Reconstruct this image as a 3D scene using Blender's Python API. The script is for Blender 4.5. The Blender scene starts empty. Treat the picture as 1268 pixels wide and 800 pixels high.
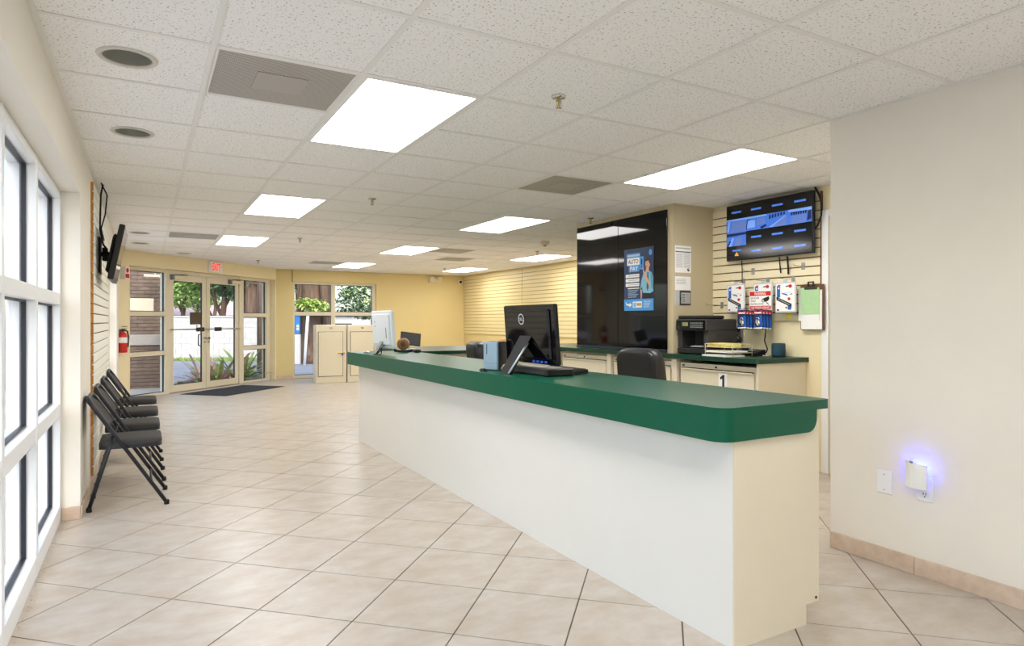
import bpy, math, random
from mathutils import Vector, Matrix, noise
random.seed(7)
D = bpy.data
SC = bpy.context.scene
COL = SC.collection
R = math.radians

# ------------------------------------------------------------------ camera
YAW = R(29.1)
cam = D.cameras.new('camera')
cam.sensor_width = 36.0
cam.lens = 795.0 / 1268.0 * 36.0
cam.shift_x = 11.0 / 1268.0
cam.shift_y = -2.5 / 1268.0
cam.clip_end = 300
co = D.objects.new('camera', cam)
COL.objects.link(co)
co.location = (0, 0, 1.244)
co.rotation_euler = (R(90), 0, -YAW)
SC.camera = co

# ------------------------------------------------------------------ sky, sun, exposure
W = D.worlds.new('World')
SC.world = W
W.use_nodes = True
wn = W.node_tree
for n in list(wn.nodes):
    wn.nodes.remove(n)
wo = wn.nodes.new('ShaderNodeOutputWorld')
wb = wn.nodes.new('ShaderNodeBackground')
sky = wn.nodes.new('ShaderNodeTexSky')
sky.sky_type = 'NISHITA'
sky.sun_disc = False
sky.sun_elevation = R(48)
sky.sun_rotation = R(189)
sky.air_density = 1.0
sky.dust_density = 2.5
sky.ozone_density = 1.0
wb.inputs['Strength'].default_value = 0.44
wn.links.new(sky.outputs['Color'], wb.inputs['Color'])
wn.links.new(wb.outputs['Background'], wo.inputs['Surface'])

sl = D.lights.new('sun', 'SUN')
sl.energy = 1.1
sl.angle = R(1.0)
sl.color = (1, .95, .87)
so = D.objects.new('sun', sl)
COL.objects.link(so)
so.location = (-3, -20, 25)
so.rotation_euler = Vector((.02, .75, -1.0)).to_track_quat('-Z', 'Y').to_euler()

vs = SC.view_settings
vs.view_transform = 'Standard'
vs.look = 'None'
vs.exposure = 0.36
vs.gamma = 1.0
vs.use_curve_mapping = False
PANEL = 12.3            # radiance of the ceiling light diffusers

# ------------------------------------------------------------------ materials
def s2l(c):
    return c / 12.92 if c <= .04045 else ((c + .055) / 1.055) ** 2.4
def rgb(r, g, b):
    return (s2l(r / 255), s2l(g / 255), s2l(b / 255), 1)

def mat(name, c, rough=.6, metal=0.0, var=0.0, scale=6.0, bump=0.0, bscale=60.0, spec=.5, coat=0.0,
        stretch=None, c2=None, emit=0.0, rnd=0.0, detail=4.0):
    m = D.materials.new(name)
    m.use_nodes = True
    nt = m.node_tree
    b = nt.nodes['Principled BSDF']
    c = rgb(*c)
    b.inputs['Base Color'].default_value = c
    b.inputs['Roughness'].default_value = rough
    b.inputs['Metallic'].default_value = metal
    b.inputs['Specular IOR Level'].default_value = spec
    b.inputs['Coat Weight'].default_value = coat
    if emit:
        b.inputs['Emission Color'].default_value = c
        b.inputs['Emission Strength'].default_value = emit
    geo = None
    if var or bump or c2:
        geo = nt.nodes.new('ShaderNodeNewGeometry')
        src = geo.outputs['Position']
        if stretch:
            mp = nt.nodes.new('ShaderNodeMapping')
            mp.inputs['Scale'].default_value = stretch
            nt.links.new(src, mp.inputs['Vector'])
            src = mp.outputs['Vector']
    last = None
    if var or c2:
        no = nt.nodes.new('ShaderNodeTexNoise')
        no.inputs['Scale'].default_value = scale
        no.inputs['Detail'].default_value = detail
        no.inputs['Roughness'].default_value = .62
        nt.links.new(src, no.inputs['Vector'])
        rp = nt.nodes.new('ShaderNodeValToRGB')
        e = rp.color_ramp.elements
        e[0].position, e[1].position = .34, .68
        if c2:
            e[0].color = rgb(*c2)
            e[1].color = c
        else:
            e[0].color = tuple(max(0, x * (1 - var)) for x in c[:3]) + (1,)
            e[1].color = tuple(min(1, x * (1 + var)) for x in c[:3]) + (1,)
        nt.links.new(no.outputs['Fac'], rp.inputs['Fac'])
        last = rp.outputs['Color']
    if rnd:
        oi = nt.nodes.new('ShaderNodeObjectInfo')
        mr = nt.nodes.new('ShaderNodeMapRange')
        mr.inputs['To Min'].default_value = 1 - rnd
        mr.inputs['To Max'].default_value = 1 + rnd
        nt.links.new(oi.outputs['Random'], mr.inputs['Value'])
        hs = nt.nodes.new('ShaderNodeHueSaturation')
        hs.inputs['Color'].default_value = c
        if last:
            nt.links.new(last, hs.inputs['Color'])
        nt.links.new(mr.outputs['Result'], hs.inputs['Value'])
        last = hs.outputs['Color']
    if last:
        nt.links.new(last, b.inputs['Base Color'])
    if bump:
        nb = nt.nodes.new('ShaderNodeTexNoise')
        nb.inputs['Scale'].default_value = bscale
        nb.inputs['Detail'].default_value = 3
        nt.links.new(src, nb.inputs['Vector'])
        bp = nt.nodes.new('ShaderNodeBump')
        bp.inputs['Strength'].default_value = bump
        bp.inputs['Distance'].default_value = .004
        nt.links.new(nb.outputs['Fac'], bp.inputs['Height'])
        nt.links.new(bp.outputs['Normal'], b.inputs['Normal'])
    return m

M = {}
M['wall'] = mat('wall_paint', (240, 226, 186), .55, var=.012, scale=3, bump=.10, bscale=180)
M['wallpale'] = mat('wall_paint_pale', (238, 232, 219), .5, var=.018, scale=2.2, bump=.10, bscale=160)
M['wallyellow'] = mat('wall_paint_yellow', (222, 202, 144), .55, var=.012, scale=3, bump=.08, bscale=180)
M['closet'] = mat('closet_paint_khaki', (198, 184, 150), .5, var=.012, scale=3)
M['slat'] = mat('slat_laminate', (243, 231, 196), .4, var=.01, scale=4)
M['slatfar'] = mat('slat_laminate_yellow', (228, 212, 160), .4, var=.01, scale=4)
M['slatpale'] = mat('slat_laminate_pale', (240, 238, 226), .4, var=.01, scale=4)
M['groove'] = mat('groove_fibreboard', (112, 78, 44), .9, var=.1, scale=40)
M['groovefar'] = mat('groove_fibreboard_tan', (176, 146, 92), .9, var=.1, scale=40)
M['mdf'] = mat('raw_board_edge', (196, 132, 62), .85, var=.25, scale=30)
M['ctile'] = None
M['tbar'] = mat('ceiling_grid_white', (240, 238, 234), .55)
M['frame'] = mat('aluminium_cream_paint', (226, 216, 192), .35, spec=.4)
M['framew'] = mat('aluminium_white_paint', (236, 238, 240), .32, spec=.4)
M['gasket'] = mat('black_rubber', (26, 32, 44), .45)
M['alu'] = mat('satin_aluminium', (176, 174, 168), .35, .9)
M['chrome'] = mat('chrome', (215, 215, 215), .14, 1.0)
M['bronze'] = mat('dark_bronze', (52, 42, 30), .45, .3)
M['black'] = mat('black_plastic', (15, 15, 17), .42)
M['blackg'] = mat('black_gloss', (7, 7, 8), .05, spec=.38)
M['blackm'] = mat('black_matt', (24, 24, 25), .75)
M['grey'] = mat('grey_plastic', (128, 130, 132), .5)
M['greyd'] = mat('charcoal_plastic', (54, 53, 54), .5)
M['white'] = mat('white_plastic', (240, 240, 238), .4)
M['paper'] = mat('white_paper', (244, 243, 240), .8)
M['greylt'] = mat('pale_grey_print', (186, 190, 192), .8)
M['yellowp'] = mat('yellow_paper', (238, 222, 120), .8, var=.08, scale=30)
M['greenp'] = mat('green_paper', (176, 214, 160), .8, var=.04, scale=20)
M['green'] = mat('green_laminate', (0, 86, 60), .34, spec=.26, var=.05, scale=2.5)
M['greend'] = mat('dark_green_edge', (6, 56, 37), .35, spec=.45)
M['cream'] = mat('cream_laminate', (232, 228, 219), .45, var=.01, scale=3)
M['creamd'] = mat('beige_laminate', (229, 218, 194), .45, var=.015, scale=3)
M['cab'] = mat('beige_steel', (226, 216, 190), .4, var=.01, scale=5)
M['dark'] = mat('dark_gap', (18, 16, 14), .9)
M['leather'] = mat('black_leather', (30, 28, 28), .38, var=.1, scale=14, bump=.25, bscale=140)
M['seatf'] = mat('dark_grey_fabric', (56, 54, 52), .85, var=.12, scale=260, bump=.2, bscale=400)
M['steel'] = mat('grey_black_tube_steel', (44, 46, 52), .38, .35)
M['red'] = mat('red_gloss', (196, 24, 22), .3, coat=.3)
M['redp'] = mat('red_print', (206, 28, 30), .7)
M['bluep'] = mat('blue_print', (26, 98, 190), .7)
M['blued'] = mat('navy_print', (26, 50, 92), .6)
M['bluel'] = mat('light_blue_print', (74, 154, 222), .6)
M['blackp'] = mat('black_print', (22, 22, 24), .7)
M['navy2'] = mat('dark_navy_print', (30, 38, 80), .6)
M['skin'] = mat('printed_skin', (224, 168, 132), .7)
M['hair'] = mat('printed_brown_hair', (62, 42, 30), .7)
M['shirt'] = mat('printed_blue_shirt', (132, 190, 212), .7)
M['shirtd'] = mat('printed_shirt_shade', (96, 156, 184), .7)
M['tie'] = mat('printed_grey_tie', (66, 82, 96), .7)
M['pvc'] = mat('clear_grey_bag_plastic', (206, 210, 212), .2, spec=.6)
M['teal'] = mat('teal_speaker_cloth', (20, 62, 80), .7, bump=.3, bscale=500)
M['bluegrey'] = mat('blue_grey_plastic', (140, 164, 180), .42)
M['silver'] = mat('silver_plastic', (206, 212, 220), .3, .3)
M['aio'] = mat('pale_blue_white_plastic', (218, 226, 232), .3, spec=.5)
M['wood'] = mat('tan_wood', (204, 158, 88), .55, var=.12, scale=20)
M['brown'] = mat('brown_hardboard', (112, 74, 46), .6, var=.08, scale=30)
M['tape'] = mat('brown_packing_tape', (150, 112, 74), .35, var=.15, scale=90)
M['wire'] = mat('cream_wire', (216, 204, 160), .4, .2)
M['mat'] = mat('charcoal_mat', (46, 48, 54), .95, var=.1, scale=90, bump=.5, bscale=300)
M['vent'] = None
M['plate'] = mat('grille_plate', (176, 172, 166), .5)
M['cup'] = mat('downlight_reflector', (168, 168, 158), .4, .2)
M['ring'] = mat('downlight_trim', (214, 210, 200), .4)
M['brass'] = mat('brass', (190, 160, 90), .3, .9)
M['usb'] = mat('blue_port', (40, 90, 210), .5)
M['brick'] = mat('brown_brick', (116, 99, 87), .85, var=.16, scale=9, bump=.3, bscale=60, rnd=.12)
M['mortar'] = mat('mortar', (112, 102, 94), .95)
M['block'] = mat('white_painted_block', (190, 187, 181), .8, var=.03, scale=4, rnd=.02)
M['band'] = mat('grey_stone_band', (160, 154, 148), .8)
M['conc'] = mat('pale_concrete', (168, 166, 162), .9, var=.07, scale=1.2)
M['asph'] = mat('grey_asphalt', (120, 122, 130), .95, var=.12, scale=.8)
M['grass'] = mat('grass', (128, 150, 74), .95, var=.25, scale=6)
M['soil'] = mat('sandy_mulch', (168, 152, 138), .95, var=.3, scale=25)
M['roof'] = mat('pink_roof_tile', (196, 168, 160), .8, var=.08, scale=6)
M['bark'] = mat('grey_brown_bark', (122, 98, 80), .95, c2=(70, 54, 44), scale=5, stretch=(1, 1, .16), bump=.8, bscale=9)
M['leafd'] = mat('dark_leaf', (84, 108, 72), .55, var=.3, scale=3)
M['leafm'] = mat('mid_green_leaf', (136, 164, 84), .55, var=.35, scale=2)
M['leafl'] = mat('light_leaf', (176, 196, 108), .55, var=.3, scale=3)
M['bromg'] = mat('strap_leaf_green', (186, 204, 120), .45, var=.25, scale=5)
M['bromp'] = mat('strap_leaf_pink', (238, 180, 192), .45, c2=(214, 188, 160), scale=7)
M['bromd'] = mat('strap_leaf_dark', (136, 158, 100), .45, var=.2, scale=5)
M['flower'] = mat('pink_flower_bract', (214, 120, 150), .5)
M['post'] = mat('brown_post', (116, 96, 84), .8, var=.1, scale=12)
M['panelw'] = mat('cream_sign_panel', (202, 194, 172), .6)
M['signblue'] = mat('blue_sign', (44, 110, 176), .5)

def floor_material():
    m = mat('ceramic_floor_tile', (201, 193, 182), .33, c2=(185, 171, 153), scale=5.5, stretch=(1, 1.5, 1), rnd=.022, spec=.34, detail=7)
    return m
M['tile'] = floor_material()
M['basetile'] = mat('ceramic_base_tile', (222, 201, 179), .38, c2=(202, 177, 153), scale=12, rnd=.03)
M['grout'] = mat('grey_brown_grout', (116, 104, 94), .95)

def ceiling_material():
    m = D.materials.new('mineral_fibre_tile')
    m.use_nodes = True
    nt = m.node_tree
    b = nt.nodes['Principled BSDF']
    b.inputs['Roughness'].default_value = .95
    b.inputs['Specular IOR Level'].default_value = .1
    geo = nt.nodes.new('ShaderNodeNewGeometry')
    n1 = nt.nodes.new('ShaderNodeTexNoise')
    n1.inputs['Scale'].default_value = 95
    n1.inputs['Detail'].default_value = 3
    n2 = nt.nodes.new('ShaderNodeTexVoronoi')
    n2.inputs['Scale'].default_value = 62
    nt.links.new(geo.outputs['Position'], n1.inputs['Vector'])
    nt.links.new(geo.outputs['Position'], n2.inputs['Vector'])
    r1 = nt.nodes.new('ShaderNodeValToRGB')
    e = r1.color_ramp.elements
    e[0].position, e[1].position = .335, .40
    e[0].color = rgb(186, 180, 172)
    e[1].color = rgb(251, 250, 248)
    r2 = nt.nodes.new('ShaderNodeValToRGB')
    e = r2.color_ramp.elements
    e[0].position, e[1].position = .07, .13
    e[0].color = rgb(160, 152, 144)
    e[1].color = (1, 1, 1, 1)
    mx = nt.nodes.new('ShaderNodeMix')
    mx.data_type = 'RGBA'
    mx.blend_type = 'MULTIPLY'
    mx.inputs[0].default_value = .6
    nt.links.new(n1.outputs['Fac'], r1.inputs['Fac'])
    nt.links.new(n2.outputs['Distance'], r2.inputs['Fac'])
    nt.links.new(r1.outputs['Color'], mx.inputs[6])
    nt.links.new(r2.outputs['Color'], mx.inputs[7])
    nt.links.new(mx.outputs[2], b.inputs['Base Color'])
    return m
M['ctile'] = ceiling_material()

def vent_material():
    m = D.materials.new('perforated_grille')
    m.use_nodes = True
    nt = m.node_tree
    b = nt.nodes['Principled BSDF']
    b.inputs['Roughness'].default_value = .5
    geo = nt.nodes.new('ShaderNodeNewGeometry')
    v = nt.nodes.new('ShaderNodeTexVoronoi')
    v.inputs['Scale'].default_value = 95
    v.inputs['Randomness'].default_value = 0.0
    mp = nt.nodes.new('ShaderNodeMapping')
    mp.inputs['Rotation'].default_value = (0, 0, R(45))
    mp.inputs['Scale'].default_value = (1, 1, 0)
    nt.links.new(geo.outputs['Position'], mp.inputs['Vector'])
    nt.links.new(mp.outputs['Vector'], v.inputs['Vector'])
    r = nt.nodes.new('ShaderNodeValToRGB')
    e = r.color_ramp.elements
    e[0].position, e[1].position = .34, .42
    e[0].color = rgb(96, 92, 88)
    e[1].color = rgb(206, 202, 196)
    nt.links.new(v.outputs['Distance'], r.inputs['Fac'])
    nt.links.new(r.outputs['Color'], b.inputs['Base Color'])
    return m
M['vent'] = vent_material()

def emission(name, c, s):
    m = D.materials.new(name)
    m.use_nodes = True
    nt = m.node_tree
    nt.nodes.remove(nt.nodes['Principled BSDF'])
    e = nt.nodes.new('ShaderNodeEmission')
    e.inputs['Color'].default_value = rgb(*c)
    e.inputs['Strength'].default_value = s
    nt.links.new(e.outputs[0], nt.nodes['Material Output'].inputs['Surface'])
    return m
M['panel'] = emission('lit_diffuser', (252, 249, 246), PANEL)
M['exitred'] = emission('exit_red_letters', (255, 70, 50), 1.0)
M['bluelight'] = emission('blue_led', (50, 60, 255), 30.0)
M['scr'] = emission('screen_black', (6, 8, 12), .6)
M['scrblue'] = emission('screen_blue', (74, 122, 214), .8)
M['scrpale'] = emission('screen_pale_blue', (128, 168, 232), .8)
M['scrmid'] = emission('screen_lilac_blue', (96, 124, 190), .8)
M['scrdark'] = emission('screen_navy', (26, 38, 92), .8)
M['scrora'] = emission('screen_orange', (226, 150, 60), .8)

def glass_material():
    m = D.materials.new('window_glass')
    m.use_nodes = True
    nt = m.node_tree
    nt.nodes.remove(nt.nodes['Principled BSDF'])
    t = nt.nodes.new('ShaderNodeBsdfTransparent')
    t.inputs['Color'].default_value = (.96, .975, .97, 1)
    g = nt.nodes.new('ShaderNodeBsdfGlossy')
    g.inputs['Roughness'].default_value = 0.01
    f = nt.nodes.new('ShaderNodeFresnel')
    f.inputs['IOR'].default_value = 1.12
    x = nt.nodes.new('ShaderNodeMixShader')
    gm = nt.nodes.new('ShaderNodeNewGeometry')
    fr = nt.nodes.new('ShaderNodeMath'); fr.operation = 'SUBTRACT'; fr.inputs[0].default_value = 1.0
    ml = nt.nodes.new('ShaderNodeMath'); ml.operation = 'MULTIPLY'
    nt.links.new(gm.outputs['Backfacing'], fr.inputs[1])
    nt.links.new(fr.outputs[0], ml.inputs[0])
    nt.links.new(f.outputs[0], ml.inputs[1])
    nt.links.new(ml.outputs[0], x.inputs[0])
    nt.links.new(t.outputs[0], x.inputs[1])
    nt.links.new(g.outputs[0], x.inputs[2])
    nt.links.new(x.outputs[0], nt.nodes['Material Output'].inputs['Surface'])
    return m
M['glass'] = glass_material()

# ------------------------------------------------------------------ mesh builder
class MB:
    """collects faces (local x right, y away from the viewer, z up) and links them as ONE mesh object"""
    def __init__(s):
        s.v = []; s.f = []; s.mi = []; s.sm = []
    def face(s, pts, mi=0, sm=False):
        k = len(s.v)
        s.v += [tuple(p) for p in pts]
        s.f.append(tuple(range(k, k + len(pts)))); s.mi.append(mi); s.sm.append(sm)
        return s
    def idx(s, verts, faces, mi=0, sm=False):
        k = len(s.v)
        s.v += [tuple(p) for p in verts]
        for f in faces:
            s.f.append(tuple(i + k for i in f)); s.mi.append(mi); s.sm.append(sm)
        return s
    def box(s, lo, hi, mi=0, b=0.0, T=None, faces=None):
        x0, y0, z0 = lo; x1, y1, z1 = hi
        if b <= 0:
            vs_ = [(x0, y0, z0), (x1, y0, z0), (x1, y1, z0), (x0, y1, z0), (x0, y0, z1), (x1, y0, z1), (x1, y1, z1), (x0, y1, z1)]
            fs = [(0, 3, 2, 1), (4, 5, 6, 7), (0, 1, 5, 4), (1, 2, 6, 5), (2, 3, 7, 6), (3, 0, 4, 7)]
            if T: vs_ = [T @ Vector(p) for p in vs_]
            return s.idx(vs_, fs, mi)
        b = min(b, (x1 - x0) * .49, (y1 - y0) * .49, (z1 - z0) * .49)
        c = Vector(((x0 + x1) / 2, (y0 + y1) / 2, (z0 + z1) / 2))
        P = {}; vl = []
        for sx in (-1, 1):
            for sy in (-1, 1):
                for sz in (-1, 1):
                    X = x1 if sx > 0 else x0; Y = y1 if sy > 0 else y0; Z = z1 if sz > 0 else z0
                    for a in range(3):
                        p = [X, Y, Z]
                        for q, sg in ((0, sx), (1, sy), (2, sz)):
                            if q != a: p[q] -= sg * b
                        P[(sx, sy, sz, a)] = len(vl); vl.append(Vector(p))
        fs = []
        for sg in (-1, 1):
            fs.append([P[(sg, -1, -1, 0)], P[(sg, 1, -1, 0)], P[(sg, 1, 1, 0)], P[(sg, -1, 1, 0)]])
            fs.append([P[(-1, sg, -1, 1)], P[(1, sg, -1, 1)], P[(1, sg, 1, 1)], P[(-1, sg, 1, 1)]])
            fs.append([P[(-1, -1, sg, 2)], P[(1, -1, sg, 2)], P[(1, 1, sg, 2)], P[(-1, 1, sg, 2)]])
        for p in (-1, 1):
            for q in (-1, 1):
                fs.append([P[(p, q, -1, 0)], P[(p, q, 1, 0)], P[(p, q, 1, 1)], P[(p, q, -1, 1)]])
                fs.append([P[(p, -1, q, 0)], P[(p, 1, q, 0)], P[(p, 1, q, 2)], P[(p, -1, q, 2)]])
                fs.append([P[(-1, p, q, 1)], P[(1, p, q, 1)], P[(1, p, q, 2)], P[(-1, p, q, 2)]])
                for r_ in (-1, 1):
                    fs.append([P[(p, q, r_, 0)], P[(p, q, r_, 1)], P[(p, q, r_, 2)]])
        out = []
        for f in fs:
            n = (vl[f[1]] - vl[f[0]]).cross(vl[f[2]] - vl[f[1]])
            m_ = sum((vl[i] for i in f), Vector()) / len(f) - c
            out.append(f if n.dot(m_) > 0 else f[::-1])
        if T: vl = [T @ p for p in vl]
        return s.idx(vl, out, mi)
    def prism(s, poly, axis, a, b, mi=0, sm=False, T=None, arcs=None):
        """poly: 2D outline; axis 'y' -> (x,z), 'z' -> (x,y), 'x' -> (y,z)"""
        def m(p, t):
            q = {'y': (p[0], t, p[1]), 'z': (p[0], p[1], t), 'x': (t, p[0], p[1])}[axis]
            return T @ Vector(q) if T else q
        ar = sum(poly[i][0] * poly[(i + 1) % len(poly)][1] - poly[(i + 1) % len(poly)][0] * poly[i][1] for i in range(len(poly)))
        if (ar > 0) == (axis == 'y'): poly = poly[::-1]
        n = len(poly); k = len(s.v)
        if arcs is not None:      # smooth only the sides whose both ends lie within the given index set
            q0 = [tuple(m(p, a)) for p in poly]; q1 = [tuple(m(p, b)) for p in poly]
            s.face(q0[::-1], mi); s.face(q1, mi)
            on = [any((Vector(p) - Vector(r_)).length < 1e-9 for r_ in arcs) for p in poly]
            k = len(s.v); s.v += q0 + q1
            for i in range(n):
                j = (i + 1) % n
                if on[i] and on[j]: s.f.append((k + i, k + j, k + n + j, k + n + i)); s.mi.append(mi); s.sm.append(True)
                else: s.face([q0[i], q0[j], q1[j], q1[i]], mi)
            return s
        s.v += [tuple(m(p, a)) for p in poly] + [tuple(m(p, b)) for p in poly]
        c = k
        if sm:
            c = len(s.v); s.v += s.v[k:k + 2 * n]
        s.f.append(tuple(range(c + n - 1, c - 1, -1))); s.mi.append(mi); s.sm.append(False)
        s.f.append(tuple(range(c + n, c + 2 * n))); s.mi.append(mi); s.sm.append(False)
        for i in range(n):
            j = (i + 1) % n
            s.f.append((k + i, k + j, k + n + j, k + n + i)); s.mi.append(mi); s.sm.append(sm)
        return s
    def tube(s, pts, r, n=8, mi=0, caps=True):
        pts = [Vector(p) for p in pts]
        rr = r if isinstance(r, (list, tuple)) else [r] * len(pts)
        t0 = (pts[1] - pts[0]).normalized()
        up = Vector((0, 0, 1)) if abs(t0.z) < .9 else Vector((1, 0, 0))
        u = t0.cross(up).normalized()
        k0 = len(s.v); last = None
        for i, p in enumerate(pts):
            a = pts[min(i + 1, len(pts) - 1)] - p
            b = p - pts[max(i - 1, 0)]
            t = ((a.normalized() if a.length > 1e-9 else Vector()) + (b.normalized() if b.length > 1e-9 else Vector()))
            t = t.normalized() if t.length > 1e-9 else t0
            u = (u - t * u.dot(t))
            u = u.normalized() if u.length > 1e-6 else t.orthogonal().normalized()
            w = t.cross(u)
            for j in range(n):
                an = 2 * math.pi * j / n
                s.v.append(tuple(p + (u * math.cos(an) + w * math.sin(an)) * rr[i]))
        for i in range(len(pts) - 1):
            for j in range(n):
                a = k0 + i * n + j; b = k0 + i * n + (j + 1) % n
                s.f.append((a, b, b + n, a + n)); s.mi.append(mi); s.sm.append(True)
        if caps:
            s.f.append(tuple(k0 + j for j in range(n - 1, -1, -1))); s.mi.append(mi); s.sm.append(False)
            e = k0 + (len(pts) - 1) * n
            s.f.append(tuple(e + j for j in range(n))); s.mi.append(mi); s.sm.append(False)
        return s
    def lathe(s, prof, c=(0, 0, 0), n=24, mi=0, axis='z', caps=True, flip=False):
        k0 = len(s.v)
        for (r, z) in prof:
            for j in range(n):
                a = 2 * math.pi * j / n
                x, y = r * math.cos(a), r * math.sin(a)
                p = {'z': (x, y, z), 'y': (x, z, -y), 'x': (z, x, y)}[axis]
                s.v.append((p[0] + c[0], p[1] + c[1], p[2] + c[2]))
        for i in range(len(prof) - 1):
            for j in range(n):
                a = k0 + i * n + j; b = k0 + i * n + (j + 1) % n
                f = (a, b, b + n, a + n)
                s.f.append(f[::-1] if flip else f); s.mi.append(mi); s.sm.append(True)
        if caps:
            f = tuple(k0 + j for j in range(n - 1, -1, -1)); s.f.append(f); s.mi.append(mi); s.sm.append(False)
            e = k0 + (len(prof) - 1) * n
            s.f.append(tuple(e + j for j in range(n))); s.mi.append(mi); s.sm.append(False)
        return s
    # flat print (seen from -y)
    def rect(s, x0, z0, x1, z1, y=0, mi=0):
        return s.face([(x0, y, z0), (x1, y, z0), (x1, y, z1), (x0, y, z1)], mi)
    def pl(s, pts, y=0, mi=0):
        ar = sum(pts[i][0] * pts[(i + 1) % len(pts)][1] - pts[(i + 1) % len(pts)][0] * pts[i][1] for i in range(len(pts)))
        if ar < 0: pts = pts[::-1]
        return s.face([(p[0], y, p[1]) for p in pts], mi)
    def disc(s, cx, cz, rx, rz, y=0, mi=0, n=16):
        return s.pl([(cx + rx * math.cos(2 * math.pi * i / n), cz + rz * math.sin(2 * math.pi * i / n)) for i in range(n)], y, mi)
    def text(s, t, x0, z0, x1, z1, y=0, mi=0):
        vs_, fs = glyphs(t)
        X0 = min(p[0] for p in vs_); X1 = max(p[0] for p in vs_); Z0 = min(p[1] for p in vs_); Z1 = max(p[1] for p in vs_)
        k = [(x0 + (p[0] - X0) / (X1 - X0) * (x1 - x0), y, z0 + (p[1] - Z0) / (Z1 - Z0) * (z1 - z0)) for p in vs_]
        return s.idx(k, fs, mi)
    def mesh(s, name, mats):
        me = D.meshes.new(name)
        me.from_pydata(s.v, [], s.f)
        for m in (mats if isinstance(mats, (list, tuple)) else [mats]):
            me.materials.append(m)
        me.polygons.foreach_set('material_index', s.mi)
        me.polygons.foreach_set('use_smooth', s.sm)
        me.update()
        return me
    def build(s, name, mats, parent=None, loc=(0, 0, 0), rot=0.0):
        return inst(name, s.mesh(name, mats), parent, loc, rot)

_gl = {}
def glyphs(t, bold=.012):
    if t in _gl: return _gl[t]
    if t == 'EXIT': bold = .045
    cu = D.curves.new('t', 'FONT'); cu.body = t; cu.resolution_u = 3; cu.offset = bold
    ob = D.objects.new('t', cu); COL.objects.link(ob)
    dg = bpy.context.evaluated_depsgraph_get()
    e = ob.evaluated_get(dg); me = e.to_mesh()
    vs_ = [(v.co.x, v.co.y) for v in me.vertices]
    fs = []
    for p in me.polygons:
        i = list(p.vertices)
        fs.append(i if p.normal.z > 0 else i[::-1])
    e.to_mesh_clear(); D.objects.remove(ob); D.curves.remove(cu)
    _gl[t] = (vs_, fs)
    return _gl[t]

def inst(name, me, parent=None, loc=(0, 0, 0), rot=0.0):
    o = D.objects.new(name, me)
    COL.objects.link(o)
    o.location = loc
    o.rotation_euler = rot if isinstance(rot, (tuple, list)) else (0, 0, rot)
    if parent: o.parent = parent
    return o
def tag(o, label=None, cat=None, group=None, kind=None):
    if label: o['label'] = label
    if cat: o['category'] = cat
    if group: o['group'] = group
    if kind: o['kind'] = kind
    return o
def thing(name, label, cat, loc=(0, 0, 0), rot=0.0, group=None, kind=None):
    o = D.objects.new(name, None)
    o.empty_display_size = .1
    COL.objects.link(o)
    o.location = loc; o.rotation_euler = rot if isinstance(rot, (tuple, list)) else (0, 0, rot)
    return tag(o, label, cat, group, kind)
def copy_tree(o, parent=None):
    c = o.copy(); COL.objects.link(c)
    if parent: c.parent = parent
    for ch in list(o.children): copy_tree(ch, c)
    return c
def arc(cx, cy, r, a0, a1, n=8):
    return [(cx + r * math.cos(R(a0 + (a1 - a0) * i / n)), cy + r * math.sin(R(a0 + (a1 - a0) * i / n))) for i in range(n + 1)]
def clip(poly, a, b, c):
    """keep a*x+b*y<=c"""
    out = []
    for i in range(len(poly)):
        p, q = poly[i], poly[(i + 1) % len(poly)]
        dp, dq = a * p[0] + b * p[1] - c, a * q[0] + b * q[1] - c
        if dp <= 0: out.append(p)
        if dp * dq < 0:
            t = dp / (dp - dq); out.append((p[0] + (q[0] - p[0]) * t, p[1] + (q[1] - p[1]) * t))
    return out
SY, CY = math.sin(YAW), math.cos(YAW)
def proj(x, y, z):
    d = x * SY + y * CY
    if d < .05: return None
    return 623 + 795 * (x * CY - y * SY) / d, 397.5 - 795 * (z - 1.244) / d
LEFTW, FACEX, FACEL, ENTR = R(90), R(-90), R(90), R(45)   # rotations: wall on the left, things facing -x, the angled entrance wall
# ================================================================== THE SETTING
H = 2.344                     # ceiling height
XL, XR, YB, YR = -.36, 6.82, 14.2, -4.4
S2 = math.sqrt(.5)
EA = (-.36, 11.44)            # where the angled entrance wall leaves the left wall

# ---- floor: grout bed + tiles laid on the diagonal
def inside_clip(p, m=0.0):
    p = clip(p, -1, 0, -(-.468))          # x >= -.468
    p = clip(p, 0, 1, YB - m)
    p = clip(p, 1, 0, XR - m)
    p = clip(p, 0, -1, -(YR + m))
    p = clip(p, -S2, S2, (-EA[0] + EA[1]) * S2 + .115 - m)
    return p
floor = MB().prism([(-.62, YR - .1), (XR + .2, YR - .1), (XR + .2, YB + .12), (2.35, YB + .12), (-.62, 11.36)], 'z', -.2, -.004).build('floor', M['grout'])
tag(floor, 'diagonal beige ceramic tile floor of the lobby', 'floor', kind='structure')
TS, TA = .4417, R(-43.16)
TO = Vector((-.2401, 4.1571))
e1 = Vector((math.cos(TA), math.sin(TA))); e2 = Vector((-e1.y, e1.x))
hh = TS / 2 - .0032
tile_me = MB().prism([(-hh, -hh), (hh, -hh), (hh, hh), (-hh, hh)], 'z', -.004, 0, 0).mesh('floor_tile', M['tile'])
tl = []
def blocked(x, y):
    return (x > 3.63 and y < 1.88) or (x > 5.2 and y < 4.1) or (x > 4.66 and 4.8 < y < 5.68)
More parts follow.
